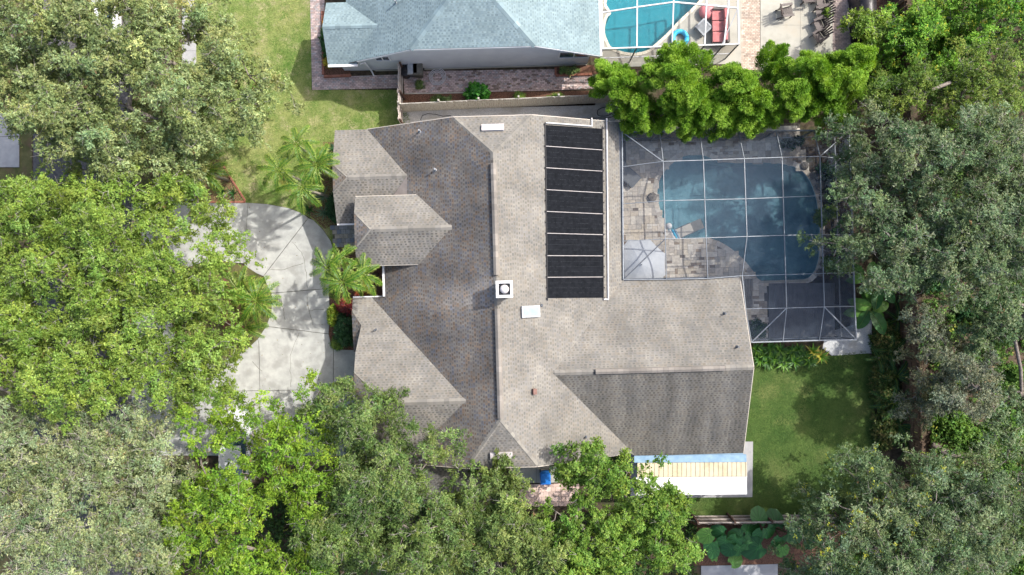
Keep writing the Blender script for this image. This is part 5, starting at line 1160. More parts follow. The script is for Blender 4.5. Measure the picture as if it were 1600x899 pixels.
make_tree('grey_oak', 'large grey-green oak against the right photo edge', 'tree', (1540, 330), [(1500, 260, 80, 70, 10, 2.4), (1580, 220, 90, 70, 9.5, 2.2), (1640, 340, 70, 120, 9.5, 2), (1560, 340, 90, 85, 10.5, 2.4), (1490, 360, 70, 65, 9.5, 2.2), (1540, 440, 95, 45, 9, 2)], GREYD, 114, .78, twigs=1.1, L=.14, Wd=.075, tip=((.24, .27, .17), .08))
make_tree('grey_oak', 'small pale grey-green oak right of the brown plank fence', 'tree', (1510, 600), [(1512, 562, 48, 44, 7.5, 1.6), (1535, 600, 56, 46, 8, 1.8), (1496, 622, 36, 44, 7, 1.5), (1490, 515, 32, 26, 6.8, 1.2), (1560, 575, 46, 42, 7, 1.5)], [(.07, .09, .05), (.12, .145, .085), (.18, .20, .125), (.24, .255, .17)], 115, .62, twigs=1.3, L=.13, Wd=.07)
make_tree('oak_tree', 'shaded green oak at the right edge below the middle', 'tree', (1590, 520), [(1595, 500, 75, 58, 8, 2), (1610, 640, 46, 44, 7, 1.5)], GREYD, 116, .7)
make_tree('podocarpus_tree', 'yellow-green tree above the grey oaks at upper right', 'tree', (1500, 140), [(1450, 130, 58, 38, 7.6, 1.6), (1520, 135, 62, 38, 7.8, 1.6), (1590, 105, 62, 52, 8, 1.8), (1595, 165, 62, 42, 7.8, 1.6)], [(.055, .105, .012), (.105, .17, .022), (.17, .245, .042), (.245, .31, .075)], 117, .62, L=.13, Wd=.06)
make_tree('vine_mound', 'bright green vine smothered thicket in the top right corner', 'thicket', (1480, 50), [(1440, 30, 42, 60, 4.2, 1), (1500, 50, 80, 60, 4.6, 1.1), (1575, 15, 75, 55, 4.4, 1.1), (1410, 90, 24, 40, 3.6, .8)], [(.04, .12, .01), (.085, .20, .016), (.15, .30, .028), (.24, .38, .045)], 118, .62, dens=1.15, L=.12, Wd=.1, tip=((.36, .38, .03), .06), trunk_r=.12, twigs=.6, under=.5)
make_tree('citrus_tree', 'small light green tree beside the covered grill', 'tree', (1378, 30), [(1378, 20, 26, 34, 4.6, 1)], [(.07, .14, .015), (.12, .21, .02), (.19, .29, .035), (.25, .34, .05)], 119, .5, trunk_r=.1, twigs=1)
# feathery hedge trees between the gardens: each plume is a clump
def plume_tree(name, label, trunk, ells, seed, n_pl=40, pal=BAMB):
    rg_ = np.random.default_rng(seed); rr = random.Random(seed); b0 = P(*trunk); t = thing(name, label, 'tree', (b0.x, b0.y, 0), 'feathery hedge trees between the gardens')
    Cs = []; segs = []; base = np.array([b0.x, b0.y, 0.0])
    for (px, py, rx, ry, zt_, n) in ells:
        c = P(px, py, zt_ - .6); k = (H - zt_ + .6) / F
        for _ in range(n):
            th = rr.uniform(0, 6.2832); q = math.sqrt(rr.random()); x, y = c.x + rx * k * q * math.cos(th), c.y + ry * k * q * math.sin(th); z = zt_ - 1.6 * q * q - rr.uniform(0, .8)
            o = unit(np.array([x - b0.x, (y - b0.y) * 1.0, 1.2 + rr.uniform(-.3, .5)]) + rg_.normal(0, .35, 3)); ln = rr.uniform(.8, 1.5); root = np.array([x, y, z]) - o * ln * .6
            segs.append((base + np.array([rr.uniform(-.5, .5), rr.uniform(-.3, .3), .3]), base * .45 + root * .55 + np.array([0, 0, .8]), .035, .022)); segs.append((base * .45 + root * .55 + np.array([0, 0, .8]), root + o * ln, .022, .006))
            nl = 560; u = rg_.random(nl) ** .8; wdt = .34 * np.sin(np.pi * np.clip(u * .92 + .06, 0, 1)) ** .7
            rd = unit(rg_.normal(0, 1, (nl, 3))); rd = unit(rd - o * (rd @ o)[:, None]); w_ = rg_.random(nl) ** .6
            pos = root + o * (u * ln)[:, None] + rd * (wdt * w_)[:, None]; dr = unit(o * .9 + rd * .8 + rg_.normal(0, .3, (nl, 3)))
            nr = unit(np.array([0, 0, .9]) + rd * .5 + rg_.normal(0, .4, (nl, 3))); nr = unit(nr - dr * np.sum(nr * dr, 1, keepdims=True)); sdv = np.cross(nr, dr)
            s_ = rg_.uniform(.7, 1.2, nl); tone = rr.uniform(0, .7) + .45 * (u * .5 + w_ * .5) + rg_.normal(0, .12, nl); f_ = np.clip(tone, 0, .999) * 3; i0 = f_.astype(int); fr = (f_ - i0)[:, None]; pa = np.array(pal); col = pa[i0] * (1 - fr) + pa[np.minimum(i0 + 1, 3)] * fr
            Cs.append((pos, dr * (.068 * s_)[:, None], sdv * (.020 * s_)[:, None], col * (1 + rg_.normal(0, .12, (nl, 1)))))
    C, A, B, col = (np.concatenate([q[i] for q in Cs]) for i in range(4)); NLEAF[0] += len(C)
    V, Fc = tubes_np(segs, 4); tag(link('canes', np_mesh('canes', V - base, Fc, M_palmbark), t), kind='stuff'); link('crown', leaf_mesh('crown', C - base, A, B, np.clip(col, .004, 1), M_leaf), t); return t
plume_tree('feathery_tree', 'leftmost bright green feathery hedge tree near the fence end', (985, 150), [(968, 130, 36, 34, 4.8, 44), (1000, 165, 34, 30, 4.6, 36), (1010, 195, 28, 14, 4.2, 18), (948, 108, 14, 20, 4, 12)], 201)
plume_tree('feathery_tree', 'tallest feathery hedge tree covering the corner of the turquoise pool', (1070, 150), [(1055, 120, 42, 38, 5.8, 64), (1085, 160, 48, 34, 5.4, 58), (1075, 85, 50, 20, 5.4, 32), (1060, 192, 48, 16, 4.6, 30)], 202)
plume_tree('feathery_tree', 'middle feathery hedge tree below the pale patio', (1160, 150), [(1150, 130, 44, 36, 5.6, 60), (1185, 165, 50, 30, 5.2, 56), (1130, 180, 36, 24, 4.8, 30), (1215, 88, 24, 26, 5, 22), (1165, 195, 26, 14, 4.4, 12)], 203)
plume_tree('feathery_tree', 'feathery hedge tree below the row of brown chairs', (1260, 140), [(1270, 105, 46, 30, 5.6, 56), (1240, 150, 48, 36, 5.4, 56), (1290, 145, 42, 36, 5.2, 48)], 204)
plume_tree('feathery_tree', 'rightmost feathery hedge tree beside the covered grill', (1335, 110), [(1345, 85, 40, 18, 5.2, 34), (1325, 125, 42, 34, 5.2, 50), (1310, 175, 36, 28, 4.6, 26)], 205)

# bushes
def bush(name, label, px, py, rx, ry, h, pal, seed, L=.1, Wd=.06, n=60, cat='bush', z0=0, group=None, leafm=None, sp=12, nl=9):
    rg_ = np.random.default_rng(seed); rr = random.Random(seed); c = P(px, py, h * .6); k = (H - h * .6) / F; t = thing(name, label, cat, (c.x, c.y, z0), group); cen = []; segs = []
    for _ in range(n):
        d = unit(rg_.normal(0, 1, 3)); d[2] = abs(d[2]); q = rr.uniform(.55, .95)
        cen.append((d[0] * rx * k * q, d[1] * ry * k * q, .12 + d[2] * h * q * .92)); segs.append(((rr.uniform(-.08, .08), rr.uniform(-.08, .08), 0), cen[-1], .012, .005))
    C, A, B, col = clumps_leaves(rg_, cen, np.full(n, min(rx, ry) * k * .26 + .05), .8, sp, nl, L, Wd, pal, .07, .7); NLEAF[0] += len(C)
    V, Fc = tubes_np(segs, 3); tag(link('stems', np_mesh('stems', V, Fc, M_bark), t), kind='stuff'); link('foliage', leaf_mesh('foliage', C, A, B, col, leafm or M_leafg), t); return t
DKG = [(.012, .045, .012), (.02, .07, .02), (.035, .105, .03), (.06, .14, .04)]
bush('round_shrub', 'dense dark green rounded shrub beside the garage corner', 537, 515, 16, 31, 1.3, DKG, 301, .09, .06, 90)
bush('lime_shrub', 'lime yellow-green shrub left of the dark rounded shrub', 519, 494, 7, 17, .8, [(.12, .20, .015), (.20, .30, .02), (.30, .38, .03), (.36, .42, .05)], 302, .09, .06, 40)
bush('croton', 'dark red leafy croton under the entry palms', 540, 479, 14, 12, 1.1, [(.07, .012, .015), (.14, .02, .02), (.22, .035, .03), (.28, .07, .04)], 303, .17, .07, 34)
bush('croton', 'orange-red croton tucked under the gutter by the entry', 562, 459, 7, 6, .8, [(.16, .03, .02), (.28, .06, .03), (.35, .11, .04)], 304, .14, .06, 18)
bush('low_hedge', 'low green hedge patch at the foot of the rounded shrub', 528, 537, 12, 10, .4, FRESH, 305, .06, .03, 30)
bush('wall_shrub', 'dark green shrub against the house corner near the palms', 521, 325, 12, 24, 1.1, DKG, 306, .10, .06, 60)
bush('wall_shrub', 'dark shrub at the upper front corner of the house', 516, 245, 9, 20, 1.0, DKG, 307, .10, .06, 40)
bush('glossy_shrub', 'glossy bright green shrub in front of the plank fence', 745, 144, 20, 16, 1.2, [(.015, .10, .008), (.03, .17, .012), (.06, .26, .02), (.12, .34, .04)], 308, .17, .12, 40, sp=7)
bush('planter_plant', 'leafy green plant in the brick planter left of the blue-grey roof', 512, 62, 11, 30, 1.0, [(.015, .06, .012), (.03, .10, .015), (.05, .15, .02)], 309, .26, .06, 40, sp=7)
bush('yellow_flowers', 'yellow flowering plant in the brick planter corner', 514, 96, 7, 7, .6, [(.25, .20, .01), (.45, .32, .01), (.55, .40, .02), (.2, .2, .03)], 310, .09, .06, 22)
bush('orange_flowers', 'orange flowering plant at the top of the brick planter', 510, 36, 6, 8, .6, [(.25, .10, .01), (.40, .18, .01), (.1, .14, .02)], 311, .09, .06, 18)
bush('low_plant', 'low green planter plant under the blue-grey house window', 888, 110, 16, 5, .4, MID, 312, .1, .05, 24)
bush('weed_patch', 'scrubby weeds in the soil beside the plank fence', 690, 155, 20, 5, .3, MID, 313, .1, .03, 20)
bush('weed_patch', 'scrubby pale weeds along the right stretch of plank fence', 868, 152, 18, 4, .3, FRESH, 314, .1, .03, 18)
bush('weed_patch', 'scrubby weeds on the bricks beside the hose coil', 656, 133, 5, 8, .25, MID, 315, .09, .03, 14)
bush('weed_patch', 'scrubby weeds in the patio gap right of the glossy shrub', 810, 150, 10, 5, .3, FRESH, 316, .1, .03, 14)
VIN = [(.025, .06, .015), (.05, .095, .02), (.12, .14, .04), (.22, .19, .08)]
for k, (px, py, rx, ry, h, lab) in enumerate(((1385, 535, 22, 36, .7, 'variegated ground vine nearest the gravel corner'), (1382, 600, 20, 40, .7, 'variegated ground vine in the middle of the fence bed'), (1384, 668, 20, 38, .7, 'variegated ground vine at the lower end of the fence bed'))): bush('ground_vine', lab, px, py, rx, ry, h, VIN, 320 + k, .13, .08, 130, sp=8, leafm=M_leaf)
GRN = [(.035, .095, .012), (.075, .165, .02), (.13, .25, .034), (.20, .32, .055)]
for k, (px, py, rx, ry, h, lab) in enumerate(((1540, 690, 40, 22, .9, 'sunny green undergrowth right of the fallen log'), (1500, 668, 34, 24, .9, 'sunny green undergrowth below the small grey oak'), (1575, 680, 34, 30, .9, 'green undergrowth at the right edge beside bare soil'), (1460, 430, 24, 30, .8, 'shaded undergrowth behind the brown fence under the oaks'), (1590, 585, 16, 12, .9, 'sunny green undergrowth patch at the right edge'), (1535, 485, 40, 22, .8, 'shaded weeds on the litter right of the fence'), (1470, 745, 40, 22, 1.0, 'dark undergrowth between the log and the bottom right oaks'), (1500, 780, 34, 30, 1.2, 'dark shrub growing under the corner oaks'))): bush('undergrowth', lab, px, py, rx, ry, h, GRN if k not in (3, 5, 6, 7) else DKG, 330 + k, .16, .09, 80, sp=8, leafm=M_leaf)
for k, (px, py, rx, ry, h, lab) in enumerate(((1284, 342, 8, 13, 1.0, 'yellow-green plant at the pool edge seen through the mesh'), (1298, 332, 10, 10, 1.0, 'green plant behind the boulders under the mesh'), (1300, 412, 12, 10, 1.0, 'green plant near the charcoal deck under the mesh'), (1297, 270, 14, 16, 1.1, 'shaded plant in the north of the screened bed'), (1310, 300, 10, 16, 1.0, 'shaded plant along the right mesh wall'), (1312, 375, 10, 18, 1.0, 'dark plant along the right mesh wall behind boulders'), (1186, 515, 12, 14, .8, 'green plant in the mesh corner beside the house'), (1240, 222, 22, 8, .9, 'dim plant along the north mesh wall'))): bush('pool_plant', lab, px, py, rx, ry, h, FRESH if k in (0, 1, 2) else DKG, 350 + k, .14, .07, 34, sp=8, leafm=M_leaf)

# low leafy growth under the trees
def ground_cover(name, polys, n, pal, label, seed):
    rg_ = np.random.default_rng(seed); Cs = []
    for px, share in polys:
        p2 = [(q.x, q.y) for q in ccw(px)]; xs = [q[0] for q in p2]; ys = [q[1] for q in p2]; k = int(n * share); pts = np.stack([rg_.uniform(min(xs), max(xs), k), rg_.uniform(min(ys), max(ys), k)], 1)
        pts = pts[[inside(q, p2) for q in pts]]
        keep = (np.sin(pts[:, 0] * 1.3 + 1.7 * np.sin(pts[:, 1] * .8)) + np.cos(pts[:, 1] * 1.7 + pts[:, 0] * .6) + rg_.normal(0, .8, len(pts))) > -.9; pts = pts[keep]
        Cs.append(np.concatenate([pts, rg_.uniform(.08, .4, (len(pts), 1))], 1))
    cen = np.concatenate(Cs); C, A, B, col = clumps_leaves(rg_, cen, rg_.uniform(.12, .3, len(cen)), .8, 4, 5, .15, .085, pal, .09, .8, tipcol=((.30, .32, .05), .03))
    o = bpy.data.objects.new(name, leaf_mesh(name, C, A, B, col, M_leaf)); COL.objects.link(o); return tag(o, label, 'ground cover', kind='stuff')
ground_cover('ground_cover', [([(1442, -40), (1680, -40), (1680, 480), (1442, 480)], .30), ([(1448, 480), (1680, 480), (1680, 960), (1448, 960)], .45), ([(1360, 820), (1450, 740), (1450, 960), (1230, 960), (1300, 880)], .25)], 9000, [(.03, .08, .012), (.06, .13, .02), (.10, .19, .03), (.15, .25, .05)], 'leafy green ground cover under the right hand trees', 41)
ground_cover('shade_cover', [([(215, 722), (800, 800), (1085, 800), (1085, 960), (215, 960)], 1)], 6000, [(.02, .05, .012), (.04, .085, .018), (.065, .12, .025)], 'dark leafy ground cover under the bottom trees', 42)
# palms
def frond_mesh(name, seed, Lf=1.0, pairs=34, wid=.235, droop=.66, lw=.013, pal=((.05, .13, .01), (.12, .24, .02), (.24, .34, .05))):
    rr = random.Random(seed); b = MB(); pts = []
    for k in range(13):
        t_ = k / 12; pts.append(V3(Lf * (t_ - .12 * t_ * t_), 0, Lf * (.42 * t_ - droop * t_ * t_)))
    b.tube(pts, [.018 * (1 - .8 * k / 12) + .003 for k in range(13)], 4, col=(.14, .20, .03)); pa = [np.array(c) for c in pal]
    for k in range(pairs):
        t_ = .10 + .90 * (k + .5) / pairs; x = t_ * 12; i = min(int(x), 11); p = pts[i].lerp(pts[i + 1], x - i); d = (pts[i + 1] - pts[i]).normalized(); pro = math.sin(math.pi * min(1, .16 + t_ * .80)) ** .6
        for s_ in (-1, 1):
            ln = wid * Lf * pro * rr.uniform(.65, 1.25); dirv = (d * (.6 + .6 * t_ + rr.uniform(-.18, .18)) + V3(0, s_ * 1.0, .22 + rr.uniform(-.3, .3))).normalized(); q = p + dirv * ln * .5 + V3(0, 0, .01); e_ = p + dirv * ln + V3(0, 0, -.28 * ln * rr.uniform(.5, 1.3)); w_ = d * lw * Lf ** .5
            f_ = rr.random(); c = pa[0] * (1 - f_) + pa[1] * f_; c2 = c * .55 + pa[2] * .45
            b.face([p - w_ * .4, p + w_ * .4, q + w_, q - w_] if s_ < 0 else [p + w_ * .4, p - w_ * .4, q - w_, q + w_], tuple(c)); b.face([q - w_, q + w_, e_] if s_ < 0 else [q + w_, q - w_, e_], tuple(c2))
    return b.mesh(name, M_palm, colors=True)
FR = [frond_mesh('frond', k, pal=((.02, .075, .007), (.085, .20, .012), (.36, .42, .075))) for k in range(4)]
FRY = frond_mesh('frond', 9, pal=((.25, .22, .03), (.36, .30, .05), (.45, .38, .10)))
FERN = [frond_mesh('frond', 20 + k, wid=.17, pairs=36, droop=.6, lw=.012, pal=((.015, .06, .015), (.03, .10, .025), (.07, .17, .05))) for k in range(2)]
def palm(label, px, py, z, n, ln, seed, lean=(0, 0), yel=0, trunk_r=.07, fr=None, base=None):
    rr = random.Random(seed); c = P(px, py, z); bx, by_ = (c.x + lean[0], c.y + lean[1]); t = thing('palm_tree', label, 'palm', (bx, by_, 0)); top = V3(c.x - bx, c.y - by_, z)
    tm = MB().tube([(0, 0, -.05), top * .5 + V3(top.x * .1, top.y * .1, 0), top], [trunk_r * 1.5, trunk_r, trunk_r * .9], 9).mesh('trunk', M_palmbark, smooth=True); link('trunk', tm, t)
    link('crownshaft', MB().tube([top, top + V3(0, 0, .45)], [trunk_r * 1.1, trunk_r * .5], 8, col=(.12, .2, .03)).mesh('crownshaft', M_palm, smooth=True, colors=True), t)
    a0 = rr.uniform(0, 6.28)
    n += 2
    for k in range(n):
        az = a0 + k * 2.399 + rr.uniform(-.15, .15); up = R(-38) + R(46) * (k / max(1, n - 1)) ** .8; s_ = ln * rr.uniform(.85, 1.1)
        link('frond', FRY if k < yel else rr.choice(fr or FR), t, top + V3(0, 0, .35), (rr.uniform(-.3, .3), -up * .75 - .1, az), (s_, s_, s_))
    return t
palm('top palm of the cluster on the front lawn edge', 466, 228, 4.6, 7, 1.3, 401, (.5, -.6))
palm('left palm of the cluster on the front lawn with a yellow frond', 438, 268, 4.2, 7, 1.5, 402, (.7, -.2), 1)
palm('right palm of the front cluster touching the roof corner', 497, 260, 4.8, 9, 1.5, 403, (.2, -.3))
palm('lowest palm of the front cluster above the driveway curve', 474, 294, 4.8, 8, 1.48, 404, (.3, .1))
palm('left palm of the entry group hanging over the driveway', 512, 419, 4.2, 7, 1.4, 405, (.5, .1))
palm('upper palm of the entry group before the porch', 536, 403, 4.0, 6, 1.1, 406, (.1, -.2))
palm('lower palm of the entry group above the red croton', 537, 442, 4.7, 9, 1.55, 407, (.1, .2))
palm('right palm of the entry group beside the white gutter', 568, 430, 4.3, 8, 1.35, 408, (-.1, .1), 1)
palm('palm with broad dark fronds on the driveway island', 403, 470, 3.6, 11, 1.75, 409, (-.2, 0))
palm('palm half hidden behind the island tree', 378, 455, 3.0, 10, 1.7, 410, (-.2, 0))
palm('low palm at the lower tip of the driveway island', 388, 512, 2.2, 9, 1.4, 411, (-.1, 0))
palm('palm over the mulch corner bed beside the sidewalk', 320, 268, 3.2, 12, 1.75, 412, (0, 0))
# ferns along the right fence
for k, (px, py, n, ln, lab) in enumerate(((1392, 548, 9, 1.3, 'uppermost dark fern in the right fence bed'), (1402, 590, 10, 1.5, 'second dark fern in the right fence bed'), (1398, 630, 11, 1.5, 'third dark fern against the brown fence'), (1408, 665, 9, 1.4, 'fourth dark fern against the brown fence'), (1418, 690, 8, 1.3, 'lowest dark fern at the end of the brown fence'), (1375, 560, 7, 1.1, 'small fern at the lawn side of the fence bed'), (1405, 500, 7, 1.3, 'fern by the brown fence level with the gravel corner'))):
    rr = random.Random(500 + k); c = P(px, py, .6); t = thing('fern', lab, 'fern', (c.x, c.y, 0)); link('crown_base', MB().lathe([(.08, 0), (.1, .3), (.05, .5)], (0, 0, 0), 8).mesh('crown_base', M_bark), t)
    for q in range(n): s_ = ln * rr.uniform(.8, 1.15); link('frond', FERN[q % 2], t, (0, 0, .45), (rr.uniform(-.3, .3), R(rr.uniform(-30, 5)), q * 2.399 + rr.uniform(-.3, .3)), (s_, s_, s_))
# strap-leaf rosettes
def strap_leaf(name, col, ln=.6, w_=.06, droop=.3, n=5):
    b = MB(); rr = random.Random(3)
    for k in range(n):
        t0, t1 = k / n, (k + 1) / n; f = lambda t_: w_ * (math.sin(math.pi * min(.98, .22 + .78 * t_)) if True else 1)
        p0, p1 = V3(ln * t0, 0, ln * (.6 * t0 - droop * 2 * t0 * t0)), V3(ln * t1, 0, ln * (.6 * t1 - droop * 2 * t1 * t1)); a0, a1 = f(t0), f(t1) if k < n - 1 else .004
        for s_ in (-1, 1):
            q = [p0, p1, p1 + V3(0, s_ * a1, .012), p0 + V3(0, s_ * a0, .012)]; b.face(q if s_ > 0 else q[::-1], tuple(v * (1.08 if s_ > 0 else .92) for v in col))
    return b.mesh(name, M_leafg, colors=True)
SL = {'g': strap_leaf('leaf', (.035, .11, .014)), 'l': strap_leaf('leaf', (.10, .22, .02)), 'y': strap_leaf('leaf', (.34, .32, .05)), 'v': strap_leaf('leaf', (.10, .17, .10), .7, .035, .12), 'd': strap_leaf('leaf', (.03, .09, .02), .7, .05, .2)}
def rosette(name, label, px, py, n, ln, kinds, seed, z=0, cat='plant', group=None):
    rr = random.Random(seed); c = P(px, py, .35); t = thing(name, label, cat, (c.x, c.y, z), group)
    for q in range(n): s_ = ln * rr.uniform(.75, 1.15); link('leaf', SL[rr.choice(kinds)], t, (0, 0, .06), (0, R(rr.uniform(-45, 5)), q * 2.399), (s_, s_, s_))
    return t
rosette('spiky_plant', 'upper silver spiky rosette beside the entry palms', 503, 306, 14, 1.15, 'v', 601); rosette('spiky_plant', 'lower silver spiky rosette by the driveway curve', 505, 333, 14, 1.1, 'v', 602)
rosette('dark_cordyline', 'dark purple-leaved plant under the lowest front palm', 482, 327, 10, .8, 'd', 603)
row = [(1184, 547), (1196, 553), (1188, 562), (1206, 546), (1212, 560), (1222, 549), (1230, 562), (1238, 551), (1244, 566), (1250, 548), (1257, 558), (1266, 565), (1272, 551), (1202, 566), (1226, 568), (1284, 558)]
for k, (px, py) in enumerate(row): rosette('strappy_plant', f'green strap-leaved clump below the mesh wall, {("first","second","third","fourth","fifth","sixth","seventh","eighth","ninth","tenth","eleventh","twelfth","thirteenth","fourteenth","fifteenth","sixteenth")[sorted(row).index((px, py))]} from the house' if k not in (15, 12) else ('yellow strap-leaved clump at the gravel end of the row' if k == 15 else 'yellowing strap-leaved clump below the mesh wall near the row end'), px, py, 22, 1.05, 'glg' if k not in (15, 12) else 'yyl', 620 + k, group='strap-leaved plants below the mesh wall')
for k, (px, py, lab) in enumerate(((1452, 508, 'upper bright bromeliad behind the brown fence'), (1446, 542, 'lower bright bromeliad behind the brown fence'), (1444, 522, 'middle bromeliad leaf fan behind the brown fence'))): rosette('bromeliad', lab, px, py, 14, 1.2, 'gl', 650 + k)
for k, (px, py, lab) in enumerate(((362, 302, 'reddish leafy plant in the mulch corner bed'), (344, 300, 'dark leafy plant in the mulch corner bed by the palm'))): rosette('bed_plant', lab, px, py, 12, .7, 'd', 660 + k)
# paddle leaves (bird of paradise) and elephant ears: every big leaf is a piece
def paddle(col, ln=1.0, w_=.26):
    b = MB(); n = 8; mid = []; L_ = []; R_ = []
    for k in range(n + 1):
        t_ = k / n; x = ln * t_; z = ln * (.25 * t_ - .45 * t_ * t_); wv = w_ * math.sin(math.pi * min(1, .04 + t_ * .96)) ** .6 if k < n else .005; mid.append(V3(x, 0, z)); L_.append(V3(x, wv, z + .25 * wv - .4 * wv * wv)); R_.append(V3(x, -wv, z + .25 * wv - .4 * wv * wv))
    for k in range(n): b.face([mid[k], mid[k + 1], L_[k + 1], L_[k]], tuple(v * (1.1 if k % 2 else .95) for v in col)); b.face([mid[k + 1], mid[k], R_[k], R_[k + 1]], tuple(v * (.95 if k % 2 else 1.1) for v in col))
    b.tube([mid[k] + V3(0, 0, .004) for k in range(n)], [.016 - .0015 * k for k in range(n)], 4, col=(.16, .24, .06)); b.tube([V3(-.45 * ln, 0, -.28 * ln), mid[0]], .018, 5, col=(.10, .17, .04))
    return b.mesh('leaf', M_leafg, colors=True)
PAD = [paddle((.025, .10, .02)), paddle((.05, .15, .025)), paddle((.10, .23, .03))]
for k, (px, py, n, ln, lab) in enumerate(((1352, 433, 6, 1.25, 'upper paddle-leaved plant at the mesh wall'), (1358, 484, 9, 1.45, 'large paddle-leaved plant beside the mesh corner'), (1380, 450, 6, 1.2, 'shaded paddle-leaved plant near the brown fence'))):
    rr = random.Random(700 + k); c = P(px, py, 1.2); t = thing('paddle_plant', lab, 'plant', (c.x, c.y, 0)); link('stem', MB().tube([(0, 0, 0), (0, 0, 1.0)], [.1, .07], 8).mesh('stem', M_palmbark), t)
    for q in range(n): s_ = ln * rr.uniform(.75, 1.1); link('leaf', rr.choice(PAD), t, (.15 * math.cos(q * 2.4), .15 * math.sin(q * 2.4), 1.15 + .06 * q), (rr.uniform(-.3, .3), R(rr.uniform(-15, 15)), q * 2.399 + k), (s_, s_, s_))
def ear(col, seed):
    rr = random.Random(seed); b = MB(); out = []; n = 22; cv = V3(0, 0, 0)
    for k in range(n):
        t_ = 2 * math.pi * k / n; r_ = .5 * (1 - .22 * math.cos(t_ + math.pi)) * (1 + .04 * math.sin(9 * t_ + rr.random())); x = r_ * math.cos(t_) * 1.12 + .12; y = r_ * math.sin(t_) * .92
        if abs(t_ - math.pi) < .3: x = -.12
        out.append(V3(x, y, -.22 * (x * x + y * y) + .05 * abs(y)))
    for k in range(n): b.face([cv, out[k], out[(k + 1) % n]], tuple(v * (1.12 if k % 2 else .9) for v in col))
    for k in (0, 3, 5, 8, 14, 17, 19): b.tube([cv + V3(0, 0, .006), out[k] * .92 + V3(0, 0, .012)], [.012, .004], 3, col=tuple(min(1, v * 1.9) for v in col))
    b.tube([V3(-.1, 0, -1.0), V3(-.02, 0, -.02)], [.035, .02], 6, col=(.08, .14, .04)); return b.mesh('leaf', M_leafg, colors=True)
EAR = [ear((.025, .105, .028), 1), ear((.045, .155, .038), 2), ear((.10, .24, .04), 3)]
elabs = ['pale green elephant ear at the left end of the row', 'elephant ear plant second from the left', 'elephant ear plant third from the left', 'elephant ear plant in the middle of the row', 'tall elephant ear plant leaning on the rear fence', 'elephant ear plant with the largest ribbed leaf', 'dark elephant ear plant right of the largest leaf', 'small elephant ear at the edge of the blue-grey slab', 'shaded elephant ear at the right end of the row', 'small pale elephant ear left of the slab edge leaf']
for k, (px, py, lv) in enumerate(((1108, 835, [(0, 0, 1.0, 200, 2), (4, 14, .9, 250, 1), (8, 26, .85, 270, 1)]), (1130, 833, [(0, 0, .95, 180, 0), (4, 12, .95, 230, 1)]), (1150, 842, [(0, 0, 1.0, 240, 1), (6, 14, 1.0, 270, 1), (-8, 16, .9, 200, 0)]), (1168, 832, [(0, 0, 1.25, 20, 1), (-10, 6, 1.0, 190, 1)]), (1190, 822, [(-4, -8, 1.1, 80, 1), (8, 4, 1.0, 300, 1), (-2, 8, .9, 250, 1)]), (1184, 858, [(2, -4, 1.45, 200, 0), (-16, -8, .95, 150, 1)]), (1222, 830, [(10, 2, 1.3, 340, 0), (-8, -10, 1.2, 100, 0), (-4, 12, 1.0, 260, 1), (0, 26, .9, 270, 2)]), (1145, 880, [(0, 0, .9, 30, 2)]), (1265, 832, [(0, 0, 1.0, 180, 0), (10, 6, 1.0, 20, 0), (2, 12, .9, 270, 0)]), (1117, 876, [(0, 0, .5, 90, 2)]))):
    zz = 1.15 if k not in (7, 9) else .7; c = P(px, py, zz); t = thing('elephant_ear', elabs[k], 'plant', (c.x, c.y, 0), 'elephant ears behind the rear fence'); rr = random.Random(800 + k)
    for dx, dy, s_, az, ci in lv: link('leaf', EAR[ci], t, (dx / 26.5, -dy / 26.5, zz + rr.uniform(-.15, .2)), (rr.uniform(-.2, .2), R(rr.uniform(5, 22)), R(az)), (s_, s_, s_))

# leaves blown onto the paving and the lawn
def litter(name, poly, n, label, z):
    p2 = [(q[0], q[1]) for q in poly]; xs = [q[0] for q in p2]; ys = [q[1] for q in p2]; b = MB(); rr = random.Random(n)
    while len(b.f) < n:
        x, y = rr.uniform(min(xs), max(xs)), rr.uniform(min(ys), max(ys))
        if not inside((x, y), p2): continue
        t_ = rr.uniform(0, 6.28); l = rr.uniform(.025, .05); w_ = l * .45; c_, s_ = math.cos(t_), math.sin(t_); c = rr.choice([(.16, .10, .05), (.22, .15, .07), (.10, .07, .04), (.25, .20, .08), (.12, .13, .04)])
        b.face([(x - c_ * l, y - s_ * l, z), (x + s_ * w_, y - c_ * w_, z + .008), (x + c_ * l, y + s_ * l, z + .012), (x - s_ * w_, y + c_ * w_, z + .004)], c)
    return tag(b.build(name, M_leaf, colors=True), label, 'leaves', kind='stuff')
litter('fallen_leaves', Pl([(206, 318), (400, 319), (470, 335), (515, 380), (512, 520), (560, 560), (560, 640), (206, 700)]), 170, 'brown fallen leaves scattered over the driveway', .066)
litter('patio_leaves', Pl([(632, 113), (925, 110), (925, 140), (632, 145)]), 260, 'brown fallen leaves on the brick side patio', .056)
# slate stepping stones at the entry
sl = tag(MB().prism(Pl([(518, 352), (556, 350), (602, 372), (602, 384), (522, 386)]), .012, .03).build('entry_path', M_joint), kind='structure')
pathpoly = [(p.x, p.y) for p in Pl([(519, 352.5), (556, 350.5), (603, 372), (603, 384), (522, 386)])]
for i in range(14):
    for j in range(6):
        cx_, cy_ = P(517, 387).x + (i + .5) * .27 + (.13 if j % 2 else 0), P(517, 387).y + (j + .5) * .27
        if inside((cx_, cy_), pathpoly): f_ = rnd.uniform(.7, 1.25); MB().box((cx_, cy_, .045), (.255, .255, .04), rnd.uniform(-.05, .05), col=rnd.choice([(.20, .22, .27), (.33, .33, .34), (.27, .26, .25), (.38, .34, .29)])).build('paver', M_paver, sl, colors=True)

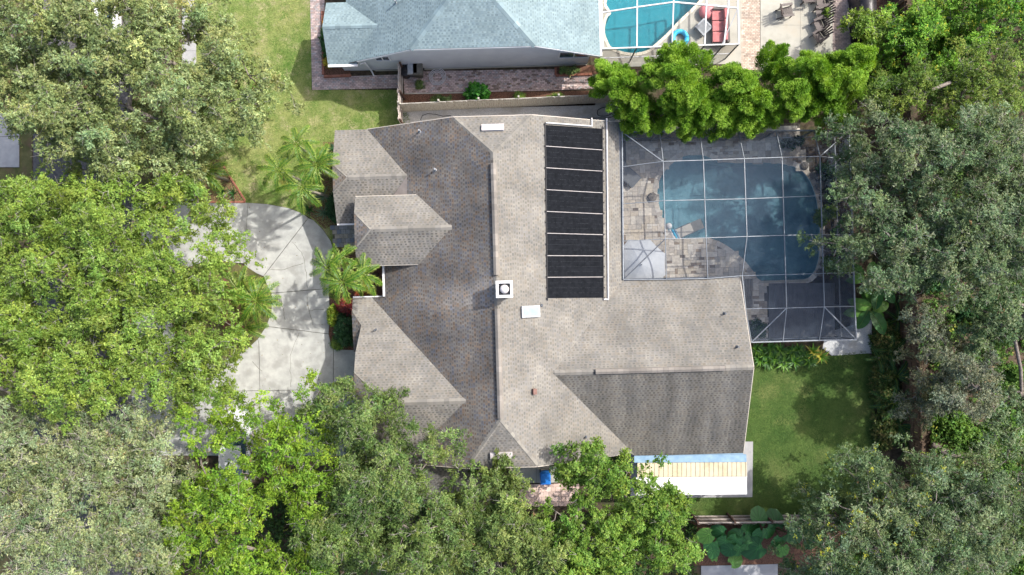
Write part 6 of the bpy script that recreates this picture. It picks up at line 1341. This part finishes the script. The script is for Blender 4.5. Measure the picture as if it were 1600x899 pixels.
# ------------------------------------------------------------------ cars glimpsed under the trees
def car(label, px, py, rz, m):
    c = P(px, py, .8); t = thing('parked_car', label, 'car', (c.x, c.y, .012)); t.rotation_euler = (0, 0, rz)
    L_, W_ = 4.6, 1.8; st = [(-2.3, .42, .72, .74), (-2.22, .3, .92, .86), (-1.5, .24, 1.0, .9), (-1.2, .24, 1.02, .9), (1.0, .24, .98, .9), (1.9, .26, .86, .87), (2.25, .34, .68, .78), (2.3, .42, .6, .7)]; b = MB(); rings = []
    for x, z0, z1, hw in st: rings.append([(x, -hw, z0), (x, -hw * 1.02, (z0 + z1) / 2), (x, -hw * .9, z1), (x, hw * .9, z1), (x, hw * 1.02, (z0 + z1) / 2), (x, hw, z0)])
    for a, d in zip(rings[:-1], rings[1:]):
        for k in range(6): b.face([a[k], d[k], d[(k + 1) % 6], a[(k + 1) % 6]])
    b.face(rings[0]); b.face(rings[-1][::-1]); part_in(t, b, 'body', m, True)
    g = MB(); lo = [(-1.75, -.80), (1.05, -.80), (1.05, .80), (-1.75, .80)]; hi = [(-1.05, -.62), (.25, -.62), (.25, .62), (-1.05, .62)]
    for k in range(4): a, d = lo[k], lo[(k + 1) % 4]; e_, f_ = hi[(k + 1) % 4], hi[k]; g.face([(a[0], a[1], .98), (d[0], d[1], .98), (e_[0], e_[1], 1.44), (f_[0], f_[1], 1.44)])
    part_in(t, g, 'windows', M_window); part_in(t, MB().box((-.4, 0, 1.455), (1.36, 1.28, .05)), 'roof', m)
    for sx in (-1.4, 1.4):
        for sy in (-1, 1):
            wo = part_in(t, MB().tube([(sx, sy * .72, .32), (sx, sy * .92, .32)], .32, 18), 'wheel', M_tyre); o = bpy.data.objects.new('rim', MB().tube([(sx, sy * .9, .32), (sx, sy * .93, .32)], .2, 12).mesh('rim', M_metal)); COL.objects.link(o); o.parent = wo
    for sy in (-1, 1): part_in(t, MB().box((2.24, sy * .58, .64), (.1, .32, .12)), 'headlight', M_glass); part_in(t, MB().box((-2.24, sy * .62, .8), (.1, .3, .12)), 'tail_light', M_red); part_in(t, MB().box((.75, sy * .98, 1.0), (.14, .18, .12)), 'mirror', m)
    return t
car('white car parked on the street under the top left oak', 158, 10, R(90), M_carw)
car('white car parked on the driveway under the bright tree', 366, 700, R(88), M_carw)
print('LEAVES', NLEAF[0])
